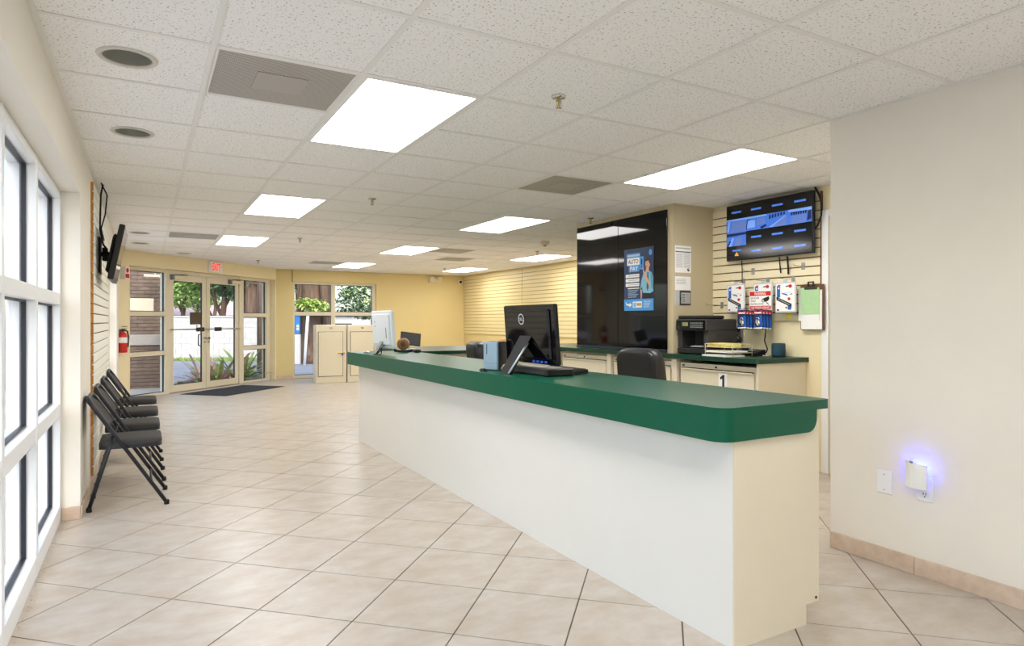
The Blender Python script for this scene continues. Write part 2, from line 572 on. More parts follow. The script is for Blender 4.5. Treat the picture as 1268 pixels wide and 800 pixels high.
for i in range(-30, 45):
    for j in range(-30, 45):
        c = TO + e1 * (i + .5) * TS + e2 * (j + .5) * TS
        if not (-.9 < c.x < 7.3 and -3.7 < c.y < 14.8) or blocked(c.x, c.y): continue
        cs = [tuple(c + e1 * a * hh + e2 * b * hh) for a, b in ((-1, -1), (1, -1), (1, 1), (-1, 1))]
        k = inside_clip(cs)
        if len(k) < 3: continue
        full = len(k) == 4 and all((Vector(p) - Vector(q)).length < 1e-6 for p, q in zip(k, cs))
        q = proj(c.x, c.y, 0)
        vis = q is not None and -140 < q[0] < 1410 and q[1] < 960
        tl.append((0 if vis else 1, c.length, c, k, full))
tl.sort(key=lambda t: (t[0], t[1]))
rest = MB()
for n, (v, d, c, k, full) in enumerate(tl):
    if n < 300 and v == 0:
        if full: inst('floor_tile', tile_me, floor, (c.x, c.y, 0), TA)
        else: MB().prism(k, 'z', -.004, 0).build('floor_tile', M['tile'], floor)
    else: rest.prism(k, 'z', -.004, 0)
tag(rest.build('distant_floor_tiles', M['tile'], floor), kind='stuff')

# ---- ceiling: slab, white grid, lay-in tiles
GX, GY, G = .238, 2.806, .61
ceiling = MB().prism([(-.585, YR - .15), (XR + .3, YR - .15), (XR + .3, YB + .3), (2.2, YB + .3), (-.585, 11.5)], 'z', H + .14, H + .3).build('ceiling', M['white'])
tag(ceiling, 'suspended ceiling of square white mineral tiles', 'ceiling', kind='structure')
LIGHTS = [(1, 0), (1, 5), (1, 10), (5, 0), (5, 5), (5, 10), (5, 15), (9, 10), (9, 15), (1, -5), (1, -10)]  # last panel is unseen, added behind the camera to brighten the near room
VENTS = [(0, 0), (4, 2), (0, 10), (4, 15), (6, 10), (7, 12)]
DOWN = [(-1, 0), (-1, 2), (-1, 10), (-1, 12), (0, 14)]
skip = set()
for c, r in LIGHTS: skip |= {(c, r), (c, r + 1)}
skip |= set(VENTS)
def cclip(p):
    p = clip(p, -1, 0, .352); p = clip(p, 0, 1, YB - .005); p = clip(p, 1, 0, XR - .005)
    p = clip(p, 0, -1, -(YR + .005)); p = clip(p, -S2, S2, (-EA[0] + EA[1]) * S2 - .005)
    return p
hc = G / 2 - .006
ct_me = MB().box((-hc, -hc, 0), (hc, hc, .014)).mesh('ceiling_tile', M['ctile'])
hole_r = .094
def tile_hole():
    mb = MB(); n = 32
    ring = [(hole_r * math.cos(2 * math.pi * i / n + math.pi / 4), hole_r * math.sin(2 * math.pi * i / n + math.pi / 4)) for i in range(n)]
    sq = [(hc, hc), (-hc, hc), (-hc, -hc), (hc, -hc)]
    for q in range(4):
        a = sq[q]; b = sq[(q + 1) % 4]
        for i in range(8):
            p0 = ring[q * 8 + i]; p1 = ring[(q * 8 + i + 1) % n]
            s0 = (a[0] + (b[0] - a[0]) * i / 8, a[1] + (b[1] - a[1]) * i / 8); s1 = (a[0] + (b[0] - a[0]) * (i + 1) / 8, a[1] + (b[1] - a[1]) * (i + 1) / 8)
            mb.face([(s0[0], s0[1], 0), (p0[0], p0[1], 0), (p1[0], p1[1], 0), (s1[0], s1[1], 0)])
    return mb.mesh('ceiling_tile', M['ctile'])
ct_hole = tile_hole()
ctl = []
for i in range(-1, 12):
    for j in range(-11, 20):
        if (i, j) in skip: continue
        cx, cy = GX + (i + .5) * G, GY + (j + .5) * G
        if (cx > 3.7 and cy < 1.8) or (cx > 5.2 and cy < 4.2) or (cx > 4.7 and 4.8 < cy < 5.7): continue
        cs = [(cx - hc, cy - hc), (cx + hc, cy - hc), (cx + hc, cy + hc), (cx - hc, cy + hc)]
        k = cclip(cs)
        if len(k) < 3: continue
        full = len(k) == 4 and max(abs(a - b) for p, q in zip(k, cs) for a, b in zip(p, q)) < 1e-6
        q = proj(cx, cy, H)
        vis = q is not None and -170 < q[0] < 1440 and q[1] > -170
        ctl.append((0 if vis else 1, math.hypot(cx, cy), i, j, cx, cy, k, full))
ctl.sort()
rest = MB()
TZ = H + .004
for n, (v, d, i, j, cx, cy, k, full) in enumerate(ctl):
    if (i, j) in DOWN and v == 0: inst('ceiling_tile', ct_hole, ceiling, (GX + (i + .5) * G, GY + (j + .5) * G, TZ))
    elif v == 0 and n < 300:
        if full: inst('ceiling_tile', ct_me, ceiling, (cx, cy, TZ))
        else: MB().prism(k, 'z', TZ, TZ + .014).build('ceiling_tile', M['ctile'], ceiling)
    else: rest.prism(k, 'z', TZ, TZ + .014)
tag(rest.build('ceiling_tiles_overhead', M['ctile'], ceiling), kind='stuff')
gb = MB(); w = .0125
for i in range(-1, 13):
    x = GX + i * G
    y1 = min(YB, x - EA[0] + EA[1] - .02); y0 = YR + .02
    if x > 6.8 or x < -.36: continue
    if x > 4.85: y0 = 4.0 if x < 5 else 6.03
    elif x > 3.3: y0 = 2.2
    gb.box((x - w, y0, H), (x + w, y1, H + .003))
for j in range(-10, 20):
    y = GY + j * G
    if y > YB - .02: continue
    x0 = max(XL, y - EA[1] + EA[0] + .02); x1 = XR if y > 6.02 else (4.32 if y > 4.48 else (4.85 if y > 2.216 else 3.3))
    segs = [(x0, x1)]
    for c, r in LIGHTS:
        if j == r + 1:
            a, b_ = GX + c * G, GX + (c + 1) * G
            segs = [q for s_ in segs for q in ([(s_[0], a), (b_, s_[1])] if s_[0] < a and b_ < s_[1] else [s_])]
    for a, b_ in segs: gb.box((a, y - w, H + .0004), (b_, y + w, H + .0034))
# wall angles round the edge
gb.box((XL, YR, H - .0005), (XL + .022, EA[1], H + .0025))
gb.box((3.278, YR, H - .0005), (3.3, 2.216, H + .0025))
gb.box((4.828, 2.216, H - .0005), (4.85, 4.48, H + .0025))
gb.box((2.45, YB - .022, H - .0005), (XR, YB, H + .0025))
gb.build('ceiling_grid', M['tbar'], ceiling)

# ---- walls
HT = H + .14
wl = MB()
wl.box((-.585, 4.82, -.004), (XL, 8.27, HT))
wl.box((-.585, 10.58, -.004), (XL, 11.40, HT))
wl.box((-.585, YR, 2.05), (XL, 4.82, HT))
wl.box((-.585, 8.27, 2.05), (XL, 10.58, HT))
wall_left = tag(wl.build('wall_left', M['wallpale']), 'cream wall with the window recesses on the left', 'wall', kind='structure')
# entrance wall (angled 45 degrees), built along its own x axis
EL = 3.92
we = MB()
we.box((-.15, 0, -.004), (.19, .26, HT)).box((EL - .03, 0, -.004), (EL + .0, .26, HT)).box((.19, 0, 2.115), (EL - .03, .26, HT))
wall_entr = tag(we.build('wall_entrance', M['wall'], None, (EA[0], EA[1], 0), ENTR), 'cream angled wall around the glass entrance', 'wall', kind='structure')
CB = (EA[0] + EL * S2, EA[1] + EL * S2)       # corner with the back wall
YB2 = CB[1]
wk = MB()
wk.box((CB[0], YB2, -.004), (2.76, YB2 + .24, HT)).box((4.60, YB2, -.004), (XR + .2, YB2 + .24, HT)).box((2.76, YB2, 2.085), (4.60, YB2 + .24, HT))
wall_back = tag(wk.build('wall_back', M['wallyellow']), 'yellow painted wall at the far end with the window', 'wall', kind='structure')
wall_far_right = tag(MB().box((XR, 6.0, -.004), (XR + .2, YB2, HT)).build('wall_far_right', M['wallyellow']), 'far right wall clad in yellow slatboard', 'wall', kind='structure')
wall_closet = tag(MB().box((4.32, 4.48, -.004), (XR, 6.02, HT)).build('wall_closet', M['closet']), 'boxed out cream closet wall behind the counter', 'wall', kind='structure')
wall_service = tag(MB().box((4.85, 2.0, -.004), (6.9, 4.48, HT)).build('wall_service', M['wall']), 'cream wall under the security screen', 'wall', kind='structure')
wall_right = tag(MB().box((3.3, YR, -.004), (4.84, 2.216, HT)).build('wall_right', M['wallpale']), 'plain pale cream wall on the right', 'wall', kind='structure')
wall_rear = tag(MB().box((-.62, YR - .2, -.004), (3.4, YR, HT)).build('wall_rear', M['wallpale']), 'plain wall behind the photographer', 'wall', kind='structure')

# ---- slatboard: every board its own part
PITCH = .0762
def slats(wall, loc, rot, length, z0, n, m, mg, endm, t=.018, h=.0672):
    """boards run along local x from 0 to length, face at y=-t"""
    b = MB()
    prof = [(0, 0), (-t + .003, 0), (-t, .003), (-t, h - .003), (-t + .003, h), (0, h)]
    k = len(b.v)
    for x in (0, length):
        b.v += [(x, p[0], p[1]) for p in prof]
    npf = len(prof)
    for i in range(npf):
        j = (i + 1) % npf
        b.f.append((k + i, k + i + npf, k + j + npf, k + j)); b.mi.append(0); b.sm.append(False)
    b.f.append(tuple(k + i for i in range(npf))); b.mi.append(1); b.sm.append(False)
    b.f.append(tuple(k + npf + i for i in range(npf - 1, -1, -1))); b.mi.append(1); b.sm.append(False)
    me = b.mesh('slat', [m, endm])
    me.validate()
    for i in range(n):
        inst('slat', me, wall, (loc[0], loc[1], z0 + i * PITCH), rot)
    g = MB().box((0.001, -.006, z0), (length - .001, 0, z0 + n * PITCH - (PITCH - h)))
    g.build('groove_board', mg, wall, (loc[0], loc[1], 0), rot)
slats(wall_left, (XL, 5.69), LEFTW, 8.10 - 5.69, .085, 29, M['slatpale'], M['groove'], M['mdf'])
slats(wall_service, (4.85, 4.478), FACEX, 1.143, 1.245, 14, M['slat'], M['groove'], M['groove'])
MB().box((0, -.020, 1.245), (.012, -.0005, 2.31)).build('edge_strip', M['groove'], wall_service, (4.85, 3.334, 0), FACEX)
for ya, L in ((14.19, 2.77), (11.412, 2.80), (8.60, 2.56)):
    slats(wall_far_right, (XR, ya), FACEX, L, .94, 18, M['slatfar'], M['groovefar'], M['groovefar'])

# ---- baseboards of cut tile
def baseboard(name, label, loc, rot, runs, h=.088):
    p = thing(name, label, 'baseboard', loc, rot, kind='structure')
    for (x0, x1, first) in runs:
        x = x0; nxt = x0 + first
        while x < x1 - .01:
            e = min(nxt, x1)
            MB().box((x + .0015, -.010, 0), (e - .0015, -.0003, h), b=.002).build('base_tile', M['basetile'], p)
            x = e; nxt = e + .452
    return p
baseboard('baseboard_right', 'beige tile skirting along the pale right wall', (3.3, 2.216, 0), FACEX, [(0, 5.4, .446)])
baseboard('baseboard_left', 'beige tile skirting along the left wall', (XL, 4.82, 0), LEFTW, [(.0, 3.44, .46)], .083)
baseboard('baseboard_back', 'beige tile skirting between the entrance and back window', (CB[0], YB2, 0), 0, [(.01, .34, .34)])
pb = thing('baseboard_pilaster', 'beige tile at the foot of the white pilaster', 'baseboard', (-.46, 4.82, 0), 0, kind='structure')
MB().box((.004, -.010, 0), (.098, -.0003, .083), b=.002).build('base_tile', M['basetile'], pb)

# ---- glazing
def window(name, label, loc, rot, xs, zs, m, depth=.12, kinds='structure', skipcell=(), gl=.053):
    w_ = thing(name, label, 'window', loc, rot, kind='structure')
    for (a, b_) in xs:
        MB().box((a, 0, zs[0][0]), (b_, depth, zs[-1][1]), b=.003).build('mullion', m, w_)
    for i in range(len(xs) - 1):
        x0, x1 = xs[i][1], xs[i + 1][0]
        for (a, b_) in zs:
            MB().box((x0, .002, a), (x1, depth - .002, b_), b=.003).build('rail', m, w_)
        for k in range(len(zs) - 1):
            if (i, k) in skipcell: continue
            z0, z1 = zs[k][1], zs[k + 1][0]
            pane(w_, x0, x1, z0, z1, gl)
    return w_
def pane(par, x0, x1, z0, z1, gl):
    p = MB().box((x0 + .006, gl - .003, z0 + .006), (x1 - .006, gl + .003, z1 - .006)).build('pane', M['glass'], par)
    g = MB(); t = .010; a, b_ = gl - .012, gl + .013
    g.box((x0, a, z0), (x0 + t, b_, z1)).box((x1 - t, a, z0), (x1, b_, z1)).box((x0 + t, a, z0), (x1 - t, b_, z0 + t)).box((x0 + t, a, z1 - t), (x1 - t, b_, z1))
    g.build('gasket', M['gasket'], p)
LZ = [(.0, .10), (.655, .735), (1.345, 1.415), (2.0, 2.05)]
xs = [(4.78, 4.82)] + [(3.80 - .85 * k, 3.85 - .85 * k) for k in range(0, 10)]
xs = sorted(xs); xs = [(max(a, YR + .01), b_) for a, b_ in xs if b_ > YR]
window('window_1', 'tall white framed window wall on the left nearest the camera', (-.46, 0, 0), LEFTW, xs, LZ, M['framew'])
window('window_2', 'white framed window hidden in the recess beyond the left slatboard', (-.46, 0, 0), LEFTW, [(8.27, 8.32), (9.40, 9.45), (10.53, 10.58)], LZ, M['framew'])
OY = .12
sz = [(0, .045), (.668, .74), (1.325, 1.40), (2.06, 2.115)]
EO = (EA[0] - OY * S2, EA[1] + OY * S2, 0)
window('window_3', 'cream framed sidelight left of the entrance doors with brown brick behind', EO, ENTR, [(.195, .325), (1.045, 1.13)], sz, M['frame'])
window('window_4', 'cream framed sidelight right of the entrance doors with strap leaved plants behind', EO, ENTR, [(2.91, 3.04), (3.76, 3.885)], sz, M['frame'])
window('window_5', 'cream framed back window with a big tree outside', (0, YB2 + .05, 0), 0, [(2.762, 2.80), (3.585, 3.675), (4.52, 4.598)], [(0, .07), (1.36, 1.44), (2.04, 2.083)], M['frame'])
# door header bar and threshold
tr = thing('trim_1', 'cream metal header bar above the double doors', 'trim', EO, ENTR, kind='structure')
MB().box((1.132, 0, 2.05), (2.908, .12, 2.113), b=.003).build('header_bar', M['frame'], tr)
MB().box((1.132, .0, 0), (2.908, .12, .012)).build('threshold', M['alu'], tr)

def door_leaf(name, label, x0, x1, hinge_left):
    d = thing(name, label, 'door', EO, ENTR, kind='structure')
    st = .095; zt, zb = 2.042, .016
    f = MB()
    f.box((x0, .012, zb), (x0 + st, .058, zt), b=.003).box((x1 - st, .012, zb), (x1, .058, zt), b=.003)
    f.box((x0 + st, .012, zt - .105), (x1 - st, .058, zt), b=.003).box((x0 + st, .012, zb), (x1 - st, .058, .135), b=.003)
    f.build('door_frame', M['frame'], d)
    pane(d, x0 + st, x1 - st, .135, zt - .105, .036)
    bar = MB().tube([(x0 + .02, .012, 1.095), (x0 + .02, -.035, 1.095), (x1 - .02, -.035, 1.095), (x1 - .02, .012, 1.095)], .012, 8)
    bar.build('push_bar', M['alu'], d)
    px = (x1 - .30, x1 - .115) if hinge_left else (x0 + .16, x0 + .33)
    MB().box((px[0], -.055, 1.055), (px[1], -.022, 1.13), b=.006).build('push_pad', M['bronze'], d)
    # closer at the hinge side
    cx = x0 + .02 if hinge_left else x1 - .26
    cl = MB().box((cx + .0, -.055, 1.965), (cx + .24, .011, 2.025), b=.006).build('closer', M['frame'], d)
    MB().box((cx - .015 if hinge_left else cx - .05, -.06, 1.95), (cx + .03 if hinge_left else cx - .002, .0105, 2.04), b=.006).build('closer_cap', M['grey'], cl)
    MB().tube([(cx + .05, -.03, 2.026), (cx + .05, -.03, 2.04), (cx + .22, -.07, 2.045), (cx + .36, -.02, 2.05)], .009, 6).build('closer_arm', M['bronze'], cl)
    lx = x1 - .045 if hinge_left else x0 + .045
    lk = MB().lathe([(.022, -.03), (.022, 0), (.018, .004)], (lx, .012 - .004, .93), 12, axis='y').build('lock', M['alu'], d)
    MB().box((lx - .006, -.04, .915), (lx + .006, -.02, .945), b=.002).build('thumb_turn', M['chrome'], lk)
    MB().lathe([(.016, -.02), (.016, 0)], (lx, .008, .86), 10, axis='y').build('deadbolt', M['alu'], d)
    MB().tube([(lx - (.06 if hinge_left else -.06), .06, 1.0), (lx - (.06 if hinge_left else -.06), .09, .99), (lx - (.06 if hinge_left else -.06), .09, .80), (lx - (.06 if hinge_left else -.06), .06, .79)], .011, 8).build('pull_handle', M['gasket'], d)
    return d
d1 = door_leaf('door_1', 'left cream framed glass door leaf with a small dark sign on the pane', 1.140, 2.012, True)
d2 = door_leaf('door_2', 'right cream framed glass door leaf with plants behind the pane', 2.020, 2.900, False)
# signs stuck on the left leaf
MB().box((1.63, .030, 1.18), (1.90, .0325, 1.40)).build('notice_back', mat('brown_notice_back', (82, 66, 42), .6), d1)
mb = MB().box((1.79, .030, 1.095 + .045), (1.81, .0325, 1.165)).box((1.775, .0300, 1.146), (1.825, .0325, 1.160))
mb.build('cross_sticker', M['bronze'], d1)

# door in the service passage (behind the right wall)
d3 = thing('door_3', 'white door casing in the passage beside the security screen', 'door', (4.85, 3.327, 0), FACEX, kind='structure')
MB().box((0, -.018, 0), (.062, -.0005, 2.15), b=.004).box((.062, -.018, 2.09), (.96, -.0005, 2.15), b=.004).box((.96, -.018, 0), (1.02, -.0005, 2.15), b=.004).build('casing', M['white'], d3)
MB().box((.066, -.008, .01), (.956, -.0006, 2.086), b=.002).build('door_panel', M['frame'], d3)
MB().lathe([(.012, 0), (.012, .03), (.028, .045), (.026, .065), (.0, .07)], (.89, -.008, .98), 12, axis='y').build('door_knob', M['alu'], d3, )

# black glossy glass fronts on the closet
MB().box((0, -.016, .972), (.728, -.0006, 2.30), b=.002).build('glass_front', M['blackg'], wall_closet, (4.32, 5.998, 0), FACEX)
MB().box((0, -.016, .972), (.712, -.0006, 2.30), b=.002).build('glass_front', M['blackg'], wall_closet, (4.32, 5.266, 0), FACEX)
MB().box((0, -.022, .945), (1.44, -.0007, .971), b=.002).build('bottom_channel', M['gasket'], wall_closet, (4.32, 5.998, 0), FACEX)
# ================================================================== CEILING FITTINGS
def light(c, r, label):
    x, y = GX + (c + .5) * G, GY + (r + 1) * G
    t = thing('ceiling_light', label, 'ceiling light', (x, y, H), 0, 'ceiling light panels')
    a, b = G / 2 - .010, G - .010
    MB().box((-a, -b, -.002), (-a + .022, b, .03)).box((a - .022, -b, -.002), (a, b, .03)).box((-a + .022, -b, -.002), (a - .022, -b + .022, .03)).box((-a + .022, b - .022, -.002), (a - .022, b, .03)).build('light_frame', M['white'], t)
    MB().box((-a + .022, -b + .022, .002), (a - .022, b - .022, .012)).build('diffuser', M['panel'], t)
    MB().box((-a + .005, -b + .005, .031), (a - .005, b - .005, .11)).build('housing', M['white'], t)
    return t
LLAB = {(1, 0): 'large lit panel in the ceiling, nearest on the left beside the grey grille', (1, 5): 'second lit panel of the left row, over the lobby floor',
        (1, 10): 'third lit panel of the left row, near the exit sign', (5, 5): 'lit panel of the middle row above the monitors on the green counter',
        (5, 10): 'lit panel of the middle row beside two far grilles', (5, 15): 'lit panel of the middle row farthest away above the back window',
        (5, 0): 'long lit panel nearest on the right, in front of the security screen', (9, 10): 'lit panel of the right row beside the black glass closet',
        (9, 15): 'lit panel of the right row in the far corner over the yellow slats', (1, -5): 'lit panel overhead behind the viewer on the left', (1, -10): 'added unseen lit panel farthest behind the viewer, brightening the near room'}
for c, r in LIGHTS:
    light(c, r, LLAB[(c, r)])
VLAB = {(0, 0): 'large grey perforated air grille beside the nearest left light', (4, 2): 'square grey air grille between the middle and right lights',
        (0, 10): 'grey air grille far left, beside the third left light', (4, 15): 'far grey grille left of the last middle light',
        (6, 10): 'far grille touching the middle row light, nearer of the two', (7, 12): 'far grille behind the pair, toward the yellow slat wall'}
for c, r in VENTS:
    t = thing('air_grille', VLAB[(c, r)], 'vent', (GX + (c + .5) * G, GY + (r + .5) * G, H), 0, 'ceiling air grilles')
    a = G / 2 - .011
    MB().box((-a, -a, .0), (-a + .012, a, .02)).box((a - .012, -a, .0), (a, a, .02)).box((-a + .012, -a, .0), (a - .012, -a + .012, .02)).box((-a + .012, a - .012, .0), (a - .012, a, .02)).build('grille_frame', M['tbar'], t)
    MB().box((-a + .012, -a + .012, .003), (a - .012, a - .012, .006)).build('perforated_panel', M['vent'], t)
    MB().box((-.11, -.11, -.0005), (.11, .11, .0028), b=.001).build('centre_plate', M['plate'], t)
DLAB = ['round recessed downlight nearest the camera over the left window', 'second round recessed downlight from the camera on the left',
        'far recessed downlight left of the far grey grille', 'far recessed downlight closest to the left television', 'far recessed downlight above the left sidelight']
for (c, r), lab in zip(DOWN, DLAB):
    t = thing('recessed_downlight', lab, 'downlight', (GX + (c + .5) * G, GY + (r + .5) * G, H), 0, 'recessed downlights')
    MB().lathe([(.092, .004), (.092, -.003), (.110, -.004), (.114, .0), (.114, .0035)], n=32, caps=False).build('trim_ring', M['ring'], t)
    MB().lathe([(.0915, .003), (.088, .06), (.07, .115), (.0, .12)], n=32, caps=False, flip=True).build('reflector', M['cup'], t)
def sprinkler(x, y, label):
    t = thing('fire_sprinkler', label, 'sprinkler', (x, y, H), 0, 'ceiling sprinkler heads')
    MB().lathe([(.036, .0035), (.034, -.006), (.012, -.008)], n=16).build('escutcheon', M['chrome'], t)
    MB().lathe([(.010, -.008), (.010, -.022), (.006, -.024), (.004, -.040), (.006, -.046)], n=8).build('head', M['brass'], t)
    d = MB().tube([(-.012, 0, -.02), (-.015, 0, -.035), (-.003, 0, -.052)], .0025, 5).tube([(.012, 0, -.02), (.015, 0, -.035), (.003, 0, -.052)], .0025, 5)
    d.lathe([(.0, -.052), (.016, -.054), (.015, -.056), (0, -.056)], n=10)
    d.build('deflector', M['chrome'], t)
for x, y, l in [(1.77, 2.62, 'chrome fire sprinkler nearest the camera beside the large left light'), (1.78, 5.62, 'fire sprinkler in line right of the second left light'),
                (1.79, 8.76, 'fire sprinkler right of the third left light'), (1.78, 12.35, 'farthest sprinkler above the entrance wall end'),
                (4.16, 5.55, 'sprinkler just in front of the black glass closet'), (5.4, 8.6, 'sprinkler before the far light of the right row'), (5.45, 12.3, 'sprinkler in the far corner before the yellow wall')]:
    sprinkler(x, y, l)
t = thing('smoke_detector', 'off-white round smoke detector hanging below the ceiling beyond the closet', 'smoke detector', (4.82, 7.47, H), 0)
MB().lathe([(.062, -.0005), (.062, -.022), (.05, -.04), (.028, -.055), (.0, -.057)], n=20).build('housing', M['frame'], t)
MB().lathe([(.02, -.056), (.018, -.068), (.0, -.07)], n=10).build('sensor', M['grey'], t)
# security camera + emergency light on the back wall
t = thing('security_camera', 'small white dome camera high in the far yellow corner', 'camera', (6.70, YB2 - .0005, 2.19), 0)
MB().lathe([(.05, 0), (.05, -.03), (.044, -.045)], n=16, axis='y').build('camera_base', M['white'], t)
MB().lathe([(.036, -.045), (.030, -.065), (.015, -.076), (0, -.079)], n=14, axis='y').build('lens_dome', M['blackg'], t)
t = thing('emergency_light', 'cream twin head emergency light high on the yellow back wall', 'emergency light', (6.02, YB2 - .0005, 2.21), 0)
MB().box((-.15, -.07, -.05), (.15, 0, .05), b=.012).build('battery_box', M['frame'], t)
for s in (-1, 1):
    MB().lathe([(.02, -.07), (.05, -.09), (.058, -.13), (.05, -.135)], (s * .10, 0, .03), 14, axis='y').build('lamp_head', M['frame'], t)

# ================================================================== ENTRANCE FITTINGS
t = thing('exit_sign', 'white exit sign with lit red letters above the entrance doors', 'exit sign', (EA[0] + 1.895 * S2, EA[1] + 1.895 * S2, 2.142), ENTR)
MB().box((0, -.05, 0), (.335, -.0006, .19), b=.008).build('sign_box', M['white'], t)
mb = MB(); mb.text('EXIT', .068, .028, .268, .162, -.0512)
mb.pl([(.025, .095), (.055, .118), (.055, .072)], -.0512).pl([(.31, .095), (.28, .118), (.28, .072)], -.0512)
mb.build('exit_lettering', M['exitred'], t)
t = thing('fire_extinguisher', 'red fire extinguisher hung on the wall left of the entrance', 'fire extinguisher', (EA[0] - .0 * S2, EA[1] - .0 * S2, .76), ENTR)
MB().lathe([(.0, 0), (.056, .0), (.062, .012), (.062, .25), (.05, .29), (.022, .315), (.02, .33)], (0, -.076, 0), 18).build('cylinder', M['red'], t)
MB().lathe([(.0626, .15), (.0626, .235)], (0, -.076, 0), 18, caps=False).build('instruction_label', M['paper'], t)
MB().box((-.022, -.10, .33), (.022, -.055, .355), b=.004).box((-.012, -.145, .358), (.012, -.06, .368)).box((-.012, -.155, .392), (.012, -.07, .400)).build('valve_handle', M['blackm'], t)
MB().tube([(.02, -.076, .34), (.075, -.082, .33), (.092, -.086, .25), (.088, -.084, .12), (.085, -.084, .08)], .011, 8).build('hose', M['blackm'], t)
MB().box((-.03, -.013, .06), (.03, -.0006, .36)).build('bracket', M['grey'], t)
t = thing('wall_sign', 'small red and white fire extinguisher sign on the wall beside the left television', 'sign', (EA[0] + .02 * S2, EA[1] + .02 * S2, 1.885), ENTR)
MB().box((0, -.10, 0), (.012, -.0006, .19)).box((.001, -.1, .0), (.085, -.096, .19)).build('sign_panel', M['paper'], t)
mb = MB().rect(.008, .02, .078, .085, -.1003).disc(.043, .135, .026, .038, -.1003)
mb.build('red_symbol', M['redp'], t)
t = thing('door_mat', 'charcoal ribbed door mat on the tiles before the entrance', 'mat', (0, 0, 0), 0)
q = [(.80, 11.50), (1.75, 12.95), (2.30, 12.45), (1.38, 11.02)]
u = Vector((S2, S2)); vv = Vector((S2, -S2)); o = Vector(EA) + u * 1.12 - Vector((-S2, S2)) * .10
def mp(a, b_): p = o + u * a + vv * b_; return (p.x, p.y)
MB().prism([mp(0, 0), mp(1.62, 0), mp(1.62, .92), mp(0, .92)], 'z', .0005, .006).build('rubber_edge', M['blackm'], t)
for k in range(30):
    a = .03 + k * .0522
    MB().prism([mp(a, .035), mp(a + .044, .035), mp(a + .044, .885), mp(a, .885)], 'z', .0062, .010).build('carpet_rib', M['mat'], t)

# ================================================================== FOLDING CHAIRS
def folding_chair(label):
    t = thing('folding_chair', label, 'chair', (0, 0, 0), 0, 'folding chairs along the slatboard')
    hw = .212; r = .0125
    def fr(z): return .232 + (-.23 - .232) * z / .74
    for s in (-1, 1):   # nothing
        pass
    pts = [(fr(.012), -hw, .012), (fr(.66), -hw, .66)]
    for a in range(1, 8):
        an = R(90 * a / 7)
        pts.append((fr(.66 + .08 * math.sin(an)), -hw + .08 * (1 - math.cos(an)), .66 + .08 * math.sin(an)))
    pts += [(p[0], -p[1], p[2]) for p in pts[::-1]]
    MB().tube(pts, r, 8).build('frame', M['steel'], t)
    for s in (-1, 1):
        y = s * (hw - .028)
        MB().tube([(-.225, y, .012), (-.085, y, .49)], r, 8).build('leg', M['steel'], t)
        MB().tube([(-.085, s * (hw - .036), .49), (fr(.49), s * (hw + .004), .49)], .007, 6).build('hinge', M['steel'], t)
    MB().tube([(-.197, -hw + .028, .11), (-.197, hw - .028, .11)], .008, 6).build('stretcher', M['steel'], t)
    MB().tube([(fr(.16), -hw, .16), (fr(.16), hw, .16)], .008, 6).build('stretcher', M['steel'], t)
    # seat pan and pad
    out = [(-.17, -.165), (-.12, -.192)] + [(.13, -.198)] + arc(.14, -.14, .058, -80, 0, 5) + arc(.14, .14, .058, 0, 80, 5) + [(.13, .198), (-.12, .192), (-.17, .165)]
    MB().prism(out, 'z', .398, .424, sm=True).build('seat_pan', M['steel'], t)
    mb = MB()
    rings = [(1.0, .4245), (.995, .440), (.96, .450), (.8, .455), (.4, .457)]
    n = len(out); k0 = len(mb.v)
    for sc, z in rings: mb.v += [(p[0] * sc + .01 * (1 - sc), p[1] * sc, z) for p in out]
    for i in range(len(rings) - 1):
        for j in range(n):
            a = k0 + i * n + j; b_ = k0 + i * n + (j + 1) % n
            mb.f.append((a, b_, b_ + n, a + n)); mb.mi.append(0); mb.sm.append(True)
    mb.f.append(tuple(k0 + (len(rings) - 1) * n + j for j in range(n))); mb.mi.append(0); mb.sm.append(True)
    mb.build('seat', M['seatf'], t)
    # padded back, gently curved between the frame tubes
    mb = MB(); NX, NZ = 8, 5; fro = []; bak = []
    for i in range(NX + 1):
        yy = -(hw - .012) + 2 * (hw - .012) * i / NX; e = abs(2 * i / NX - 1)
        for k in range(NZ + 1):
            zz = .535 + (.735 - .07 * e ** 4 - .535) * k / NZ
            bow = -.030 * (1 - e * e); edge = min(1, 1.6 * min(i, NX - i) / NX * 4, 1.2 * min(k, NZ - k) + .15)
            fro.append((fr(zz) + bow + .006 + .014 * edge, yy, zz)); bak.append((fr(zz) + bow - .010, yy, zz))
    m_ = NZ + 1; kf = len(mb.v); mb.v += fro; kb = len(mb.v); mb.v += bak
    for i in range(NX):
        for k in range(NZ):
            a = i * m_ + k
            mb.f.append((kf + a, kf + a + m_, kf + a + m_ + 1, kf + a + 1)); mb.mi.append(0); mb.sm.append(True)
            mb.f.append((kb + a, kb + a + 1, kb + a + m_ + 1, kb + a + m_)); mb.mi.append(0); mb.sm.append(True)
    for i in range(NX):
        for k in (0, NZ):
            a, b_ = i * m_ + k, (i + 1) * m_ + k
            mb.f.append((kf + a, kf + b_, kb + b_, kb + a)); mb.mi.append(0); mb.sm.append(False)
    for k in range(NZ):
        for i in (0, NX):
            a, b_ = i * m_ + k, i * m_ + k + 1
            mb.f.append((kf + a, kf + b_, kb + b_, kb + a)); mb.mi.append(0); mb.sm.append(False)
    mb.build('backrest', M['seatf'], t)
    for (x, y) in ((fr(.012), -hw), (fr(.012), hw), (-.222, -hw + .028), (-.222, hw - .028)):
        MB().lathe([(.016, .0), (.0165, .022), (.0135, .03)], (x, y, 0), 10).build('rubber_foot', M['blackm'], t)
    return t
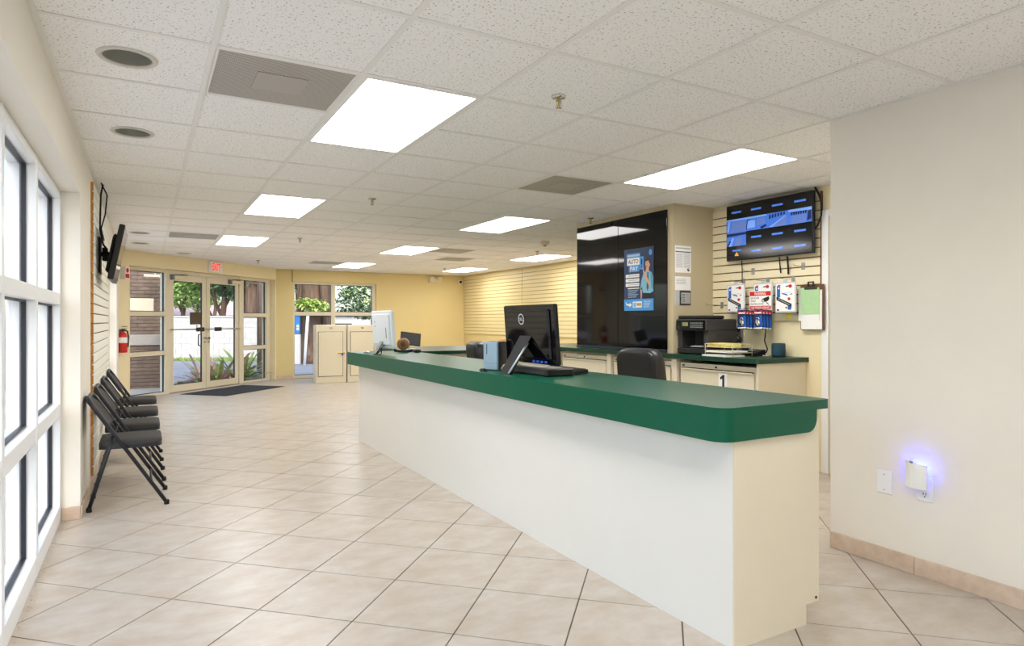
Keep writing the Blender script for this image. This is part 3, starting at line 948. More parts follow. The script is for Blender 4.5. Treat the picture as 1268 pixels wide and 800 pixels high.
CLAB = ['black padded folding chair nearest the camera against the left wall', 'second black folding chair from the camera along the slatboard',
        'third black folding chair from the camera, one before the last', 'farthest black folding chair, closest to the entrance doors']
ch = folding_chair(CLAB[0])
for k, yc in enumerate((5.14, 5.87, 6.68, 7.62)):
    o_ = ch if k == 0 else copy_tree(ch)
    o_.location = (-.10, yc, 0); o_['label'] = CLAB[k]

# ================================================================== LEFT TELEVISION
t = thing('wall_television', 'flat black television tilted forward from the left slatboard', 'television', (-.205, 6.36, 1.80), (0, 0, LEFTW))
tilt = Matrix.Rotation(R(11), 4, 'X')
MB().box((-.37, -.02, -.225), (.37, .022, .225), b=.006, T=tilt).build('bezel', M['black'], t)
MB().box((-.355, -.0215, -.205), (.355, -.0202, .212), T=tilt).build('screen', M['blackg'], t)
MB().box((-.28, .0222, -.17), (.28, .05, .15), b=.015, T=tilt).build('back_shell', M['blackm'], t)
MB().box((-.12, .125, -.16), (.12, .1355, .14), b=.002).build('wall_plate', M['blackm'], t)
mb = MB()
for s in (-1, 1): mb.box((s * .09 - .015, .052, -.15), (s * .09 + .015, .062, .14), T=tilt)
mb.tube([(0, .06, 0), (-.04, .09, .02), (0, .127, 0)], .02, 6).box((-.04, .075, -.05), (.04, .115, .06), b=.006)
mb.build('mount_arm', M['blackm'], t)
t = tag(MB().tube([(XL + .06, 6.06, H - .005), (XL + .045, 6.08, 2.26), (XL + .04, 6.10, 2.12), (XL + .035, 6.15, 1.98), (XL + .05, 6.28, 1.88), (XL + .075, 6.32, 1.845)], .0075, 6)
        .tube([(XL + .05, 6.0, H - .005), (XL + .09, 6.03, 2.25), (XL + .075, 6.07, 2.10), (XL + .04, 6.20, 2.0), (XL + .05, 6.42, 1.93)], .0055, 6).build('television_cable', M['blackm']), 'black cables dropping from the ceiling to the left television', 'cable')

# ================================================================== MAIN COUNTER
ZT = .92
t = thing('reception_counter', 'long cream reception counter with a thick dark green top', 'counter', (1.94, 1.70, 0), 0)
# local: x to the right (world x), y along the counter
LEN = 4.88
body = MB().box((0, .0, .0), (.425, LEN, .082)).box((0, 0, .082), (.505, LEN, ZT - .0385))
body.build('counter_body', M['cream'], t)
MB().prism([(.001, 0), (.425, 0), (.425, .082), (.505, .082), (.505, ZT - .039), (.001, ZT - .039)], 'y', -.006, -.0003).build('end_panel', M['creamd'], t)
top = [(-.09, 4.98), (.545, 4.98)][::-1]
outl = [(-.09, 4.985)] + arc(-.02, .04, .07, 180, 270, 10) + arc(.525, -.01, .02, 270, 360, 4) + [(.545, 4.985)]
MB().prism(outl, 'z', ZT - .038, ZT, arcs=arc(-.02, .04, .07, 180, 270, 10) + arc(.525, -.01, .02, 270, 360, 4)).build('worktop', M['green'], t)
ap = [(-.089, 4.984)] + arc(-.02, .04, .069, 180, 270, 10) + [(.04, -.029), (.04, -.0065), (-.001, -.0065), (-.001, 4.984)]
z0 = ZT - .128
a_ = MB().prism(ap, 'z', z0, ZT - .0382, arcs=arc(-.02, .04, .069, 180, 270, 10))
end = [(.0405, z0)] + arc(.405, z0 + .055, .055, 270, 360, 8) + [(.46, ZT - .0382), (.0405, ZT - .0382)]
a_.prism(end, 'y', -.029, -.0065)
a_.box((.0, LEN + .001, z0), (.54, LEN + .03, ZT - .039))
a_.build('green_apron', M['green'], t)
for (x, z) in ((.485, .10), (-.0004, .24)):
    if x > 0: MB().lathe([(.006, -.009), (.006, -.0062)], (x, 0, z), 8, axis='y').build('screw', M['bronze'], t)

# far return counter (U shape)
t = thing('return_counter', 'far green topped counter closing the reception area before the yellow slats', 'counter', (2.50, 6.45, 0), 0)
MB().prism([(0, 0), (4.2, 0), (4.2, 1.25), (0, 1.25)], 'z', ZT - .040, ZT - .002).build('worktop', M['greend'], t)
MB().box((.02, .05, 0), (4.18, 1.2, ZT - .042)).build('counter_body', M['creamd'], t)
for k in range(3):
    dr = MB().box((.06 + .62 * k, .034, .66), (.64 + .62 * k, .0497, .84), b=.004).build('drawer', M['cab'], t)
    MB().box((.25 + .62 * k, .022, .80), (.45 + .62 * k, .0336, .812), b=.002).build('handle', M['alu'], dr)

# ================================================================== BACK COUNTER AND CABINETS
ZB = .94
t = thing('back_worktop', 'dark green worktop along the back wall under the security screen', 'worktop', (4.22, 6.25, 0), FACEX)
# local x: along -Y (0..2.80), y: depth to the wall
MB().prism([(0, 0), (2.72, 0)] + arc(2.74, .06, .06, 270, 360, 6) + [(2.80, .628), (1.775, .628), (1.775, .083), (0, .083)], 'z', ZB - .038, ZB).build('worktop', M['greend'], t)
t = thing('counter_support', 'beige end panels and uprights carrying the back worktop', 'support', (4.22, 6.25, 0), FACEX)
MB().box((2.755, .04, 0), (2.775, .626, ZB - .0385)).build('end_panel', M['creamd'], t)
for x0 in (.86, 1.815): MB().box((x0, .03, 0), (x0 + .065, .095 if x0 < 1 else .5, ZB - .0385), b=.003).build('upright', M['creamd'], t)
def cabinet(x0, w_, label, dep=.56, num=None):
    c = thing('file_cabinet', label, 'cabinet', (4.22 + .045, 6.25 - x0, 0), FACEX, 'file cabinets under the back worktop')
    MB().box((0, .02, 0), (w_, dep, .868), b=.004).build('carcass', M['cab'], c)
    for k, (a, b_) in enumerate(((.46, .815), (.06, .44))):
        d = MB().box((.02, .0, a), (w_ - .02, .0198, b_), b=.004).build('drawer', M['cab'], c)
        MB().box((.03, -.012, b_ - .004), (w_ - .03, .006, b_ + .006), b=.002).build('pull_lip', M['cab'], d)
        MB().box((.03, .002, b_ + .0065), (w_ - .03, .0195, b_ + .012)).build('shadow_gap', M['dark'], d)
    MB().lathe([(.009, .012), (.009, .0195)], (w_ * .5, 0, .845), 10, axis='y').build('lock', M['bronze'], c)
    MB().box((.03, .014, .838), (.055, .0196, .85)).build('plate', M['bronze'], c)
    if num:
        lb = MB().box((w_ * .5 + .045, -.0022, .655), (w_ * .5 + .135, -.0006, .80)).build('number_label', M['paper'], c)
        cx = w_ * .5 + .088
        MB().pl([(cx - .004, .688), (cx + .020, .688), (cx + .020, .788), (cx + .002, .788), (cx - .026, .766), (cx - .026, .745), (cx - .004, .756)], -.0026).rect(cx - .026, .668, cx + .038, .688, -.0026).build('number', M['blackp'], lb)
    return c
cabinet(1.895, .85, 'beige two drawer file cabinet numbered 1 under the printer', num='1')
cabinet(.94, .86, 'beige file cabinet mostly hidden behind the black leather chair', dep=.05)
cabinet(.0, .85, 'beige file cabinet below the black glass closet, right of the black monitor', dep=.05)

tag(MB().tube([(2.74, YB2 - .012, H - .004), (2.745, YB2 - .010, 2.22), (2.738, YB2 - .012, 2.12), (2.75, YB2 - .010, 2.085)], .006, 6).build('wall_cable', M['blackm']), 'short dark cable on the wall above the left corner of the back window', 'cable')
fl = MB()
for k in range(260):
    x, y = -.455 + abs(random.gauss(0, .012)), random.uniform(2.2, 4.8); a = random.uniform(0, 6.28); r_ = random.uniform(.001, .004)
    fl.face([(x + r_ * math.cos(a), y + r_ * math.sin(a), .0008), (x + r_ * math.cos(a + 2), y + r_ * math.sin(a + 2), .0012), (x + r_ * math.cos(a + 4), y + r_ * math.sin(a + 4), .0020)])
tag(fl.build('floor_grit', mat('rusty_grit', (150, 112, 70), .9)), 'rusty grit along the foot of the left window', 'dirt', kind='stuff')
# ================================================================== SEATS BEHIND THE COUNTER
def superell(mb, c, sz, e=.35, nu=20, nv=12, mi=0, T=None):
    """rounded cushion: superellipsoid with half sizes sz"""
    def sp(v, p): return math.copysign(abs(v) ** p, v)
    k = len(mb.v)
    for i in range(nv + 1):
        ph = -math.pi / 2 + math.pi * i / nv
        for j in range(nu):
            th = 2 * math.pi * j / nu
            p = Vector((sz[0] * sp(math.cos(ph), e) * sp(math.cos(th), e), sz[1] * sp(math.cos(ph), e) * sp(math.sin(th), e), sz[2] * sp(math.sin(ph), e)))
            if T: p = T @ p
            mb.v.append((p.x + c[0], p.y + c[1], p.z + c[2]))
    for i in range(nv):
        for j in range(nu):
            a = k + i * nu + j; b = k + i * nu + (j + 1) % nu
            mb.f.append((a, b, b + nu, a + nu)); mb.mi.append(mi); mb.sm.append(True)
    return mb
def office_chair(label, x, y, rz):
    t = thing('office_chair', label, 'chair', (x, y, 0), rz, 'office chairs behind the counter')
    T = Matrix.Rotation(R(-7), 4, 'Y')
    b = superell(MB(), (-.20, 0, .765), (.062, .225, .268), .38, 24, 14, T=T).build('backrest', M['leather'], t)
    superell(MB(), (-.247, 0, .78), (.030, .205, .235), .3, 20, 10, T=T).build('back_shell', M['black'], b)
    superell(MB(), (.03, 0, .455), (.24, .24, .055), .4, 20, 8).build('seat', M['leather'], t)
    for s in (-1, 1):
        MB().tube([(-.17, s * .25, .52), (-.15, s * .275, .66), (.08, s * .275, .67), (.10, s * .26, .43)], .016, 8).build('armrest', M['black'], t)
    mb = MB().tube([(0, 0, .10), (0, 0, .40)], .028, 10).box((-.1, -.09, .385), (.1, .09, .402)).tube([(-.10, 0, .40), (-.24, 0, .42), (-.262, 0, .60)], .02, 8)
    mb.build('column', M['black'], t)
    for k in range(5):
        a = 2 * math.pi * k / 5 + .3
        l = MB().tube([(0, 0, .10), (.28 * math.cos(a), .28 * math.sin(a), .072)], [.03, .016], 8).build('base_arm', M['black'], t)
        MB().lathe([(.027, -.012), (.027, .012)], (.28 * math.cos(a), .28 * math.sin(a), .0275), 12, axis='y').build('castor', M['black'], l)
office_chair('black leather office chair nearest, its back above the green counter', 3.585, 3.86, R(3))
office_chair('second black office chair, partly hidden behind the blue grey speaker', 3.23, 5.93, R(-12))

# ================================================================== THINGS ON THE MAIN COUNTER
def computer(name, label, y, x, w_, mats, logo, sx=(-.075, .03), sy=-.175, sh=.245):
    t = thing(name, label, 'computer', (x, y, ZT), FACEX)
    T = Matrix.Translation((0, 0, .062)) @ Matrix.Rotation(R(4.5), 4, 'X')
    hw = w_ / 2; hgt = .362
    mb = MB()
    # slightly swollen back shell
    mb.box((-hw, .0, 0), (hw, .03, hgt), b=.008, T=T)
    mb.box((-hw + .05, -.014, .03), (hw - .05, .004, hgt - .03), b=.013, T=T)
    mb.build('shell', mats[0], t)
    MB().box((-hw + .012, .0301, .012), (hw - .012, .0315, hgt - .012), T=T).build('screen', M['blackg'], t)
    # wedge stand: plate leaning from the shell to the counter
    st = MB()
    for a, b_, mi in ((sx[0], sx[1], 0),):
        top = [(a - .012, -.019, sh), (b_ + .025, -.019, sh), (b_ + .025, -.008, sh + .017), (a - .012, -.008, sh + .017)]
        bot = [(a, sy, .0), (b_, sy, .0), (b_, sy + .025, .0), (a, sy + .025, .0)]
        k = top + bot
        st.idx(k, [(4, 5, 1, 0), (5, 6, 2, 1), (6, 7, 3, 2), (7, 4, 0, 3), (3, 2, 1, 0), (4, 7, 6, 5)])
    s = st.build('stand', mats[1], t)
    if mats[2]:
        MB().tube([(sx[1] + .004, sy - .002, .007), (sx[1] + .012, -.045, .19)], .0065, 6).build('stand_edge', mats[2], s)
    return t, T, hw, hgt
t, T, hw, hgt = computer('desktop_computer', 'black gloss all in one computer seen from behind on the green counter', 3.395, 2.085, .60, (M['blackg'], M['blackm'], M['silver']), True)
lg = MB(); n = 28; cx, cz = -.055, .275
for i in range(n):
    a0, a1 = 2 * math.pi * i / n, 2 * math.pi * (i + 1) / n
    q = [(cx + .034 * math.cos(a0), cz + .034 * math.sin(a0)), (cx + .034 * math.cos(a1), cz + .034 * math.sin(a1)), (cx + .028 * math.cos(a1), cz + .028 * math.sin(a1)), (cx + .028 * math.cos(a0), cz + .028 * math.sin(a0))]
    lg.pl(q, -.0155)
lg.text('DELL', cx - .024, cz - .009, cx + .024, cz + .009, -.0155)
lg.v = [tuple(T @ Vector(p)) for p in lg.v]
lg.build('round_emblem', M['silver'], t)
pt = MB()
for k in range(4): pt.box((.05 + .045 * k, -.0155, .012), (.075 + .045 * k, -.010, .024), T=T)
pt.build('ports', M['usb'], t)
t, T, hw, hgt = computer('desktop_computer', 'white all in one computer seen from behind at the far end of the counter', 6.03, 2.02, .60, (M['aio'], M['grey'], None), False, (-.03, .03), -.09, .13)
mb = MB()
for k in range(2): mb.box((-.17, -.0155, .25 - .045 * k), (-.15, -.0138, .262 - .045 * k), T=T)
mb.box((.15, -.0155, .10), (.17, -.0138, .20), T=T)
mb.build('ports', M['grey'], t)
MB().rect(-.10, .22, .03, .29, -.0146).build('rating_label', M['paper'], t)
t = tag(MB().tube([(1.955, 5.80, 1.02), (1.935, 5.82, .99), (1.935, 5.83, .935), (1.905, 5.86, .9265)], .004, 6).tube([(1.956, 5.89, .985), (1.94, 5.91, .97), (1.915, 5.93, .93), (1.90, 5.95, .927)], .005, 6)
        .tube([(1.956, 5.86, .965), (1.935, 5.88, .955), (1.912, 5.90, .93)], .005, 6).build('computer_cable', M['blackm']), 'black cables hanging from the back of the white computer', 'cable')
t = tag(MB().tube([(1.93, 6.13, .928), (1.90, 6.18, .945), (1.885, 6.22, .93), (1.90, 6.26, .94), (1.93, 6.24, .928)], .006, 6).tube([(1.95, 6.17, .95), (1.91, 6.21, .93), (1.93, 6.29, .93)], .005, 6).build('cable_coil', M['silver']), 'loose loop of pale cable at the foot of the white computer', 'cable')

t = thing('docking_box', 'flat black computer box under the black screen', 'computer box', (2.02, 3.52, ZT), FACEX)
MB().box((0, 0, .001), (.41, .19, .044), b=.006).build('box_shell', M['black'], t)
MB().box((.02, -.0012, .012), (.39, -.0002, .030)).build('vent_strip', M['greyd'], t)
t = thing('keyboard', 'black keyboard behind the black computer box', 'keyboard', (2.235, 3.58, ZT), FACEX)
MB().prism([(0, .0015), (.13, .0015), (.13, .028), (0, .014)], 'x', 0, .40).build('keyboard_base', M['black'], t)
kb = MB()
for r_ in range(5):
    for c_ in range(14):
        kb.box((.012 + .027 * c_, .008 + .024 * r_, .0135 + .0025 * r_), (.035 + .027 * c_, .028 + .024 * r_, .021 + .0027 * r_))
tag(kb.build('keys', M['greyd'], t), kind='stuff')
t = thing('speaker_box', 'blue grey upright plastic box with a dark side beside the black computer', 'speaker', (1.955, 3.785, ZT), R(-66))
prof = [(.022, .001), (.022, .186)] + arc(.075, .115, .075, 88, 10, 8) + [(.152, .05), (.14, .001)]
MB().prism(prof, 'x', .004, .112, sm=True).build('dark_body', M['greyd'], t)
MB().box((0, 0, .003), (.116, .0215, .188), b=.005).build('front_shell', M['bluegrey'], t)
MB().box((.028, -.0012, .105), (.034, -.0002, .172)).build('slot', M['gasket'], t)
MB().box((.002, -.0008, .045), (.114, -.0001, .047)).build('seam', M['grey'], t)
t = tag(MB().tube([(1.885, 3.60, .9255), (1.875, 3.66, .926), (1.90, 3.73, .9265), (1.935, 3.70, .927), (1.96, 3.64, .9265), (2.03, 3.58, .926), (2.10, 3.62, .926)], .0042, 6)
        .box((1.905, 3.695, .9215), (1.935, 3.735, .934), b=.004).build('plug_lead', M['blackm']), 'thin black cord with a plug lying at the foot of the blue grey box', 'cord')
t = tag(MB().tube([(2.06, 3.645, .932), (2.05, 3.625, .985), (2.052, 3.58, .994), (2.055, 3.535, .98)], .006, 6).build('white_cable', M['white']), 'white cable arching between the blue grey box and the black computer', 'cable')
t = thing('cable_bundle', 'tangle of beige and red cables left of the black computer stand', 'cable', (2.04, 3.64, ZT))
for k in range(5):
    MB().tube([(.0 + .02 * k, .05 - .02 * k, .008), (.01 + .015 * k, .03 - .02 * k, .035 + .004 * k), (.05, .0 - .015 * k, .03), (.09, -.02, .008)], .007, 6).build('cable_loop', M['red'] if k == 2 else M['wire'], t)
t = thing('card_reader', 'black upright card reader on a stalk at the left edge of the black screen', 'card reader', (2.32, 3.98, ZT), FACEX)
MB().lathe([(.045, .0), (.045, .008), (.012, .016), (.010, .14)], n=14).build('stalk', M['black'], t)
MB().box((-.022, -.016, .14), (.022, .016, .24), b=.006).build('reader_head', M['black'], t)
t = thing('tape_dispenser', 'brown packing tape roll on a black dispenser beside the white computer', 'tape', (2.37, 6.42, ZT), R(-38))
MB().prism([(-.09, .001), (.10, .001), (.105, .03), (.04, .018), (-.06, .018), (-.095, .035)], 'y', -.03, .03).build('dispenser_base', M['black'], t)
MB().lathe([(.030, -.024), (.062, -.024), (.062, .024), (.030, .024), (.030, -.024)], (0, 0, .082), 24, axis='y', caps=False).build('tape_roll', M['tape'], t)
MB().lathe([(.0, -.02), (.029, -.02), (.029, .02), (0, .02)], (0, 0, .082), 16, axis='y', caps=False).build('hub', M['brown'], t)
t = thing('computer_mouse', 'small black device on the counter right of the tape roll', 'mouse', (2.43, 6.18, ZT))
superell(MB(), (0, 0, .0185), (.035, .055, .0175), .6, 16, 8).build('mouse_shell', M['black'], t)
t = thing('small_monitor', 'small dark touch screen monitor on the far counter beyond the tape roll', 'monitor', (2.60, 6.82, ZT - .002), R(-8))
T = Matrix.Translation((0, 0, .055)) @ Matrix.Rotation(R(-18), 4, 'X') @ Matrix.Rotation(R(8), 4, 'Y')
MB().box((-.115, 0, 0), (.115, .018, .150), b=.004, T=T).build('monitor_case', M['black'], t)
MB().box((-.105, -.0012, .010), (.105, -.0003, .14), T=T).build('screen', M['greyd'], t)
MB().prism([(-.06, 0), (.06, 0), (.06, .11), (-.06, .11)], 'z', .001, .012).tube([(0, .06, .012), (0, .05, .10)], .012, 8).build('monitor_foot', M['white'], t)
t = thing('wooden_tray', 'tan wooden box on the far counter behind the blue grey speaker', 'box', (4.05, 7.15, ZT - .002), R(-20))
MB().box((-.12, -.08, .001), (.12, .08, .085), b=.004).build('tray_body', M['wood'], t)
MB().box((-.10, -.06, .0852), (.10, .06, .0862)).build('tray_inside', M['brown'], t)

# ================================================================== THINGS ON THE BACK WORKTOP
t = thing('printer', 'black multifunction printer on the back worktop beside the closet', 'printer', (4.335, 4.462, ZB), FACEX)
b = MB()
b.box((0, .03, .002), (.365, .40, .06), b=.008).box((0, .03, .06), (.05, .40, .22)).box((.315, .03, .06), (.365, .40, .22)).box((.05, .2, .06), (.315, .40, .22)).box((0, .0, .215), (.365, .40, .322), b=.010)
b.build('printer_body', M['greyd'], t)
MB().box((.004, -.004, .222), (.361, -.0005, .312), b=.002).build('control_panel', M['blackg'], t)
MB().box((.085, -.0062, .258), (.155, -.0044, .292)).build('display', mat('lcd_display', (150, 150, 96), .3), t)
kb = MB()
for i in range(9):
    for j in range(3): kb.box((.185 + .017 * i, -.0062, .242 + .019 * j), (.196 + .017 * i, -.0042, .252 + .019 * j))
kb.build('buttons', M['grey'], t)
MB().box((.0, .02, .3222), (.365, .24, .354), b=.010).build('scanner_lid', M['black'], t)
MB().box((.06, .004, .062), (.31, .18, .070), b=.003).build('output_tray', M['black'], t)
MB().box((.17, .02, .0705), (.29, .16, .078)).build('printed_sheets', M['greylt'], t)
MB().box((.02, -.006, .008), (.345, .0295, .056), b=.006).build('paper_drawer', M['black'], t)
t = thing('wire_organizer', 'cream wire letter tray in front of the printer', 'letter tray', (4.30, 4.07, ZB), FACEX)
mb = MB()
for z in (.032, .078, .105):
    mb.tube([(0, 0, z), (.30, 0, z), (.30, .24, z), (0, .24, z), (0, 0, z)], .0022, 5)
for (x, y) in ((0, 0), (.30, 0), (.30, .24), (0, .24)): mb.tube([(x, y, .0015), (x, y, .108)], .0026, 5)
for k in range(1, 10): mb.tube([(.03 * k, 0, .105), (.03 * k, 0, .078), (.03 * k, .24, .078), (.03 * k, .24, .105)], .0015, 4)
for k in range(1, 6): mb.tube([(.0, .04 * k, .032), (.30, .04 * k, .032)], .0015, 4)
mb.build('wire_frame', M['wire'], t)
def sheets(label, x, y, z, w_, d_, h_, n, m, rz):
    t = thing('paper_stack', label, 'paper', (x, y, z), rz, 'paper stacks in the letter tray')
    for k in range(n):
        dx, dy = random.uniform(-.006, .006), random.uniform(-.006, .006)
        MB().box((dx, dy, h_ * k / n + .0004), (w_ + dx, d_ + dy, h_ * (k + 1) / n)).build('sheet', m, t)
sheets('lowest stack of white paper lying on the worktop in front of the letter tray', 4.235, 4.05, ZB, .27, .22, .014, 4, M['paper'], FACEX)
sheets('white paper stack on the middle level of the letter tray', 4.275, 4.04, ZB + .035, .25, .23, .014, 4, M['paper'], FACEX)
sheets('yellow envelopes in the top level of the letter tray', 4.31, 4.06, ZB + .082, .20, .20, .028, 5, M['yellowp'], FACEX)
t = thing('desk_phone', 'black corded telephone on the back worktop right of the letter tray', 'telephone', (4.56, 3.94, ZB), FACEX)
MB().prism([(0, .0), (.15, .0), (.15, .055), (.03, .03), (0, .02)], 'x', .04, .17).build('phone_base', M['black'], t)
MB().tube([(.0, .02, .03), (.0, .06, .055), (.0, .12, .055), (.0, .16, .03)], [.022, .016, .016, .022], 8).build('handset', M['black'], t)
MB().box((.06, .05, .041), (.12, .09, .05), b=.002).build('phone_display', M['bluegrey'], t)
t = tag(MB().tube([(4.72, 3.775, .965), (4.73, 3.765, 1.0), (4.76, 3.82, 1.07), (4.80, 3.84, 1.14), (4.83, 3.86, 1.20)], .006, 6).build('phone_cord', M['blackm']), 'black cord rising from the telephone to the wall', 'cord')
t = thing('round_speaker', 'small dark teal cloth covered round speaker on the worktop end', 'speaker', (4.745, 3.665, ZB))
MB().lathe([(.050, .001), (.055, .006), (.056, .02), (.056, .10), (.052, .112), (.045, .114), (0, .114)], n=28).build('cloth_body', M['teal'], t)
MB().lathe([(.052, .0005), (.052, .0055)], n=20).build('foot_ring', M['black'], t)
t = tag(MB().tube([(4.70, 3.73, .944), (4.66, 3.80, .944), (4.72, 3.86, .945), (4.79, 3.84, .945)], .004, 6).build('speaker_cable', M['white']), 'white cable lying between the teal speaker and the telephone', 'cable')
t = thing('power_outlet', 'grey power box with plugs low on the wall above the letter tray', 'outlet', (4.85, 4.20, 1.05), FACEX)
MB().box((0, -.022, 0), (.075, -.0005, .155), b=.004).build('outlet_box', M['grey'], t)
MB().box((.015, -.055, .09), (.055, -.0225, .13), b=.006).build('plug', M['black'], t)
MB().box((.018, -.048, .03), (.05, -.0225, .06), b=.005).build('plug', M['white'], t)
t = tag(MB().tube([(4.795, 4.165, 1.15), (4.775, 4.14, 1.12), (4.76, 4.075, 1.08), (4.74, 4.07, 1.05), (4.72, 4.06, 1.07)], .005, 6).build('wall_lead', M['blackm']), 'black cord curling from the wall outlet behind the letter tray', 'cord')

# ================================================================== SECURITY SCREEN AND HANGING STOCK
XF = 4.832                       # slat faces
t = thing('wall_television', 'large wall screen showing blue security camera pictures', 'television', (4.745, 4.232, 1.80), FACEX)
TW, THt = .892, .512
MB().box((0, 0, 0), (TW, .035, THt), b=.004).build('bezel', M['black'], t)
MB().box((.2, .036, .1), (.7, .084, .4)).build('wall_mount', M['blackm'], t)
scr = mat('screen_glass', (8, 9, 11), .10, spec=.5)
def em(name, c): return mat(name, c, .12, emit=.36)
SB, SP, SMd, SN, SO_ = em('screen_blue', (64, 112, 206)), em('screen_pale_blue', (118, 160, 230)), em('screen_lilac', (92, 118, 186)), em('screen_navy', (20, 32, 84)), em('screen_orange', (222, 150, 60))
MB().box((.008, -.0014, .010), (TW - .008, -.0002, THt - .008)).build('screen', scr, t)
cw, rh = (TW - .016) / 4, (THt - .018) / 4
X_ = lambda c: .008 + cw * c
Z_ = lambda r: THt - .008 - rh * r
pic = MB(); y0, y1, y2 = -.0020, -.0026, -.0032
for c_, r_ in ((0, 1), (0, 2), (1, 1), (2, 1), (3, 1)):
    xa, xb, za, zb = X_(c_), X_(c_ + 1), Z_(r_ + 1), Z_(r_)
    pic.rect(xa, za, xb, zb, y0, 0)
    w_, h_ = xb - xa, zb - za
    P_ = lambda a, b_: (xa + a * w_, za + b_ * h_)
    if (c_, r_) == (0, 1):
        pic.pl([P_(.2, 0), P_(1, 0), P_(1, .75), P_(.3, .85)], y1, 2).pl([P_(0, .9), P_(1, .86), P_(1, 1), P_(0, 1)], y1, 1).pl([P_(.02, .1), P_(.12, .1), P_(.18, .85), P_(.10, .85)], y2, 1)
    elif (c_, r_) == (0, 2):
        pic.pl([P_(0, .72), P_(1, .78), P_(1, .95), P_(0, .95)], y1, 3).pl([P_(.4, 0), P_(.75, 0), P_(.8, .6), P_(.45, .6)], y1, 2).pl([P_(.1, 0), P_(.25, 0), P_(.4, .6), P_(.28, .6)], y2, 1).pl([P_(.02, .0), P_(.1, .0), P_(.25, .4), P_(.15, .4)], y2, 3)
    elif c_ == 1:
        pic.pl([P_(0, .85), P_(1, .9), P_(1, 1), P_(0, 1)], y1, 1).pl([P_(.05, .15), P_(.45, .2), P_(.45, .7), P_(.1, .75)], y2, 1).pl([P_(0, .1), P_(.05, .1), P_(.2, .85), P_(.05, .8)], y1, 3).pl([P_(.5, .3), P_(.95, .35), P_(.9, .8), P_(.55, .75)], y1, 2).pl([P_(.75, 0), P_(1, .15), P_(.97, .3), P_(.7, .15)], y2, 3)
    elif c_ == 2:
        for k in range(6): pic.pl([P_(.12 + .13 * k, .6 + .03 * k), P_(.2 + .13 * k, .62 + .03 * k), P_(.2 + .13 * k, .9 + .01 * k), P_(.13 + .13 * k, .9 + .01 * k)], y2, 3)
        pic.pl([P_(0, 0), P_(.9, 0), P_(.95, .7)], y1, 2).pl([P_(.15, .05), P_(.25, .02), P_(.9, .68), P_(.86, .7)], y2, 1)
    else:
        pic.pl([P_(.1, .0), P_(.75, .02), P_(.78, .6), P_(.12, .55)], y1, 2).pl([P_(.0, .85), P_(1, .8), P_(1, 1), P_(0, 1)], y1, 1)
        for k in range(7): pic.pl([P_(.12 + .1 * k, .6), P_(.18 + .1 * k, .62), P_(.2 + .1 * k, .82), P_(.11 + .1 * k, .8)], y2, 3)
        pic.pl([P_(.8, .1), P_(.98, .2), P_(.98, .8), P_(.84, .75)], y2, 3)
pic.build('camera_pictures', [SB, SP, SMd, SN], t)
for r_ in range(4):
    for c_ in range(4):
        if r_ == 1 or (c_ == 0 and r_ in (2,)): continue
        cx, cz = X_(c_ + .5), Z_(r_ + .5); lab = MB()
        if (c_, r_) == (0, 3):
            lab.rect(cx - .045, cz + .012, cx + .055, cz + .028, y1, 0)
            lab.pl([(cx - .02, cz - .03), (cx + .03, cz - .03), (cx + .005, cz + .008)], y1, 2)
            lab.build('channel_label', [SB, SP, SO_], t)
            continue
        lab.rect(cx - .055, cz - .009, cx + .055, cz + .009, y0, 0)
        lab.text('VIDEO LOSS', cx - .048, cz - .0045, cx + .048, cz + .0045, y1, 1)
        lab.build('channel_label', [SB, SP, SO_], t)
tag(MB().tube([(4.80, 3.36, H - .003), (4.80, 3.325, 2.28), (4.80, 3.30, 2.20), (4.80, 3.305, 2.10), (4.79, 3.33, 2.02), (4.785, 3.36, 1.99)], .008, 6).build('screen_cable', M['blackm']), 'black cable looping from the ceiling down the right side of the security screen', 'cable')
tag(MB().tube([(4.80, 4.10, 1.799), (4.805, 4.10, 1.70), (4.81, 4.105, 1.60)], .0045, 6).build('screen_lead', M['blackm']), 'left of the three thin cables hanging below the security screen', 'cable')
tag(MB().tube([(4.80, 3.70, 1.799), (4.81, 3.70, 1.72), (4.82, 3.70, 1.66)], .0055, 6).build('screen_lead', M['blackm']), 'middle of the three thin cables hanging below the security screen', 'cable')
tag(MB().tube([(4.80, 3.62, 1.799), (4.81, 3.62, 1.71), (4.82, 3.625, 1.645)], .008, 6).build('screen_lead', M['blackm']), 'thickest and right hand cable hanging below the security screen', 'cable')

def hook(y, z, label, L=.16):
    t = thing('display_hook', label, 'hook', (XF, y, z), FACEX, 'slatboard display hooks')
    MB().box((-.018, -.004, -.03), (.018, -.0004, .03), b=.001).build('hook_plate', M['alu'], t)
    MB().tube([(0, -.0045, .0), (0, -L, .002), (0, -L - .012, .018)], .0028, 6).build('prong', M['alu'], t)
hook(4.105, 1.605, 'metal hook carrying the left plastic packet'); hook(3.84, 1.60, 'metal hook carrying the middle packet')
hook(3.585, 1.60, 'metal hook carrying the right plastic packet'); hook(4.0, 1.695, 'empty metal hook under the left part of the screen', .12)
hook(3.49, 1.705, 'empty metal hook under the right part of the screen', .12); hook(4.36, 1.395, 'empty metal hook at the left edge of the slatboard', .2)
hook(3.98, 1.352, 'metal hook carrying the left stack of padlock cards', .20); hook(3.807, 1.352, 'metal hook carrying the right stack of padlock cards', .20)

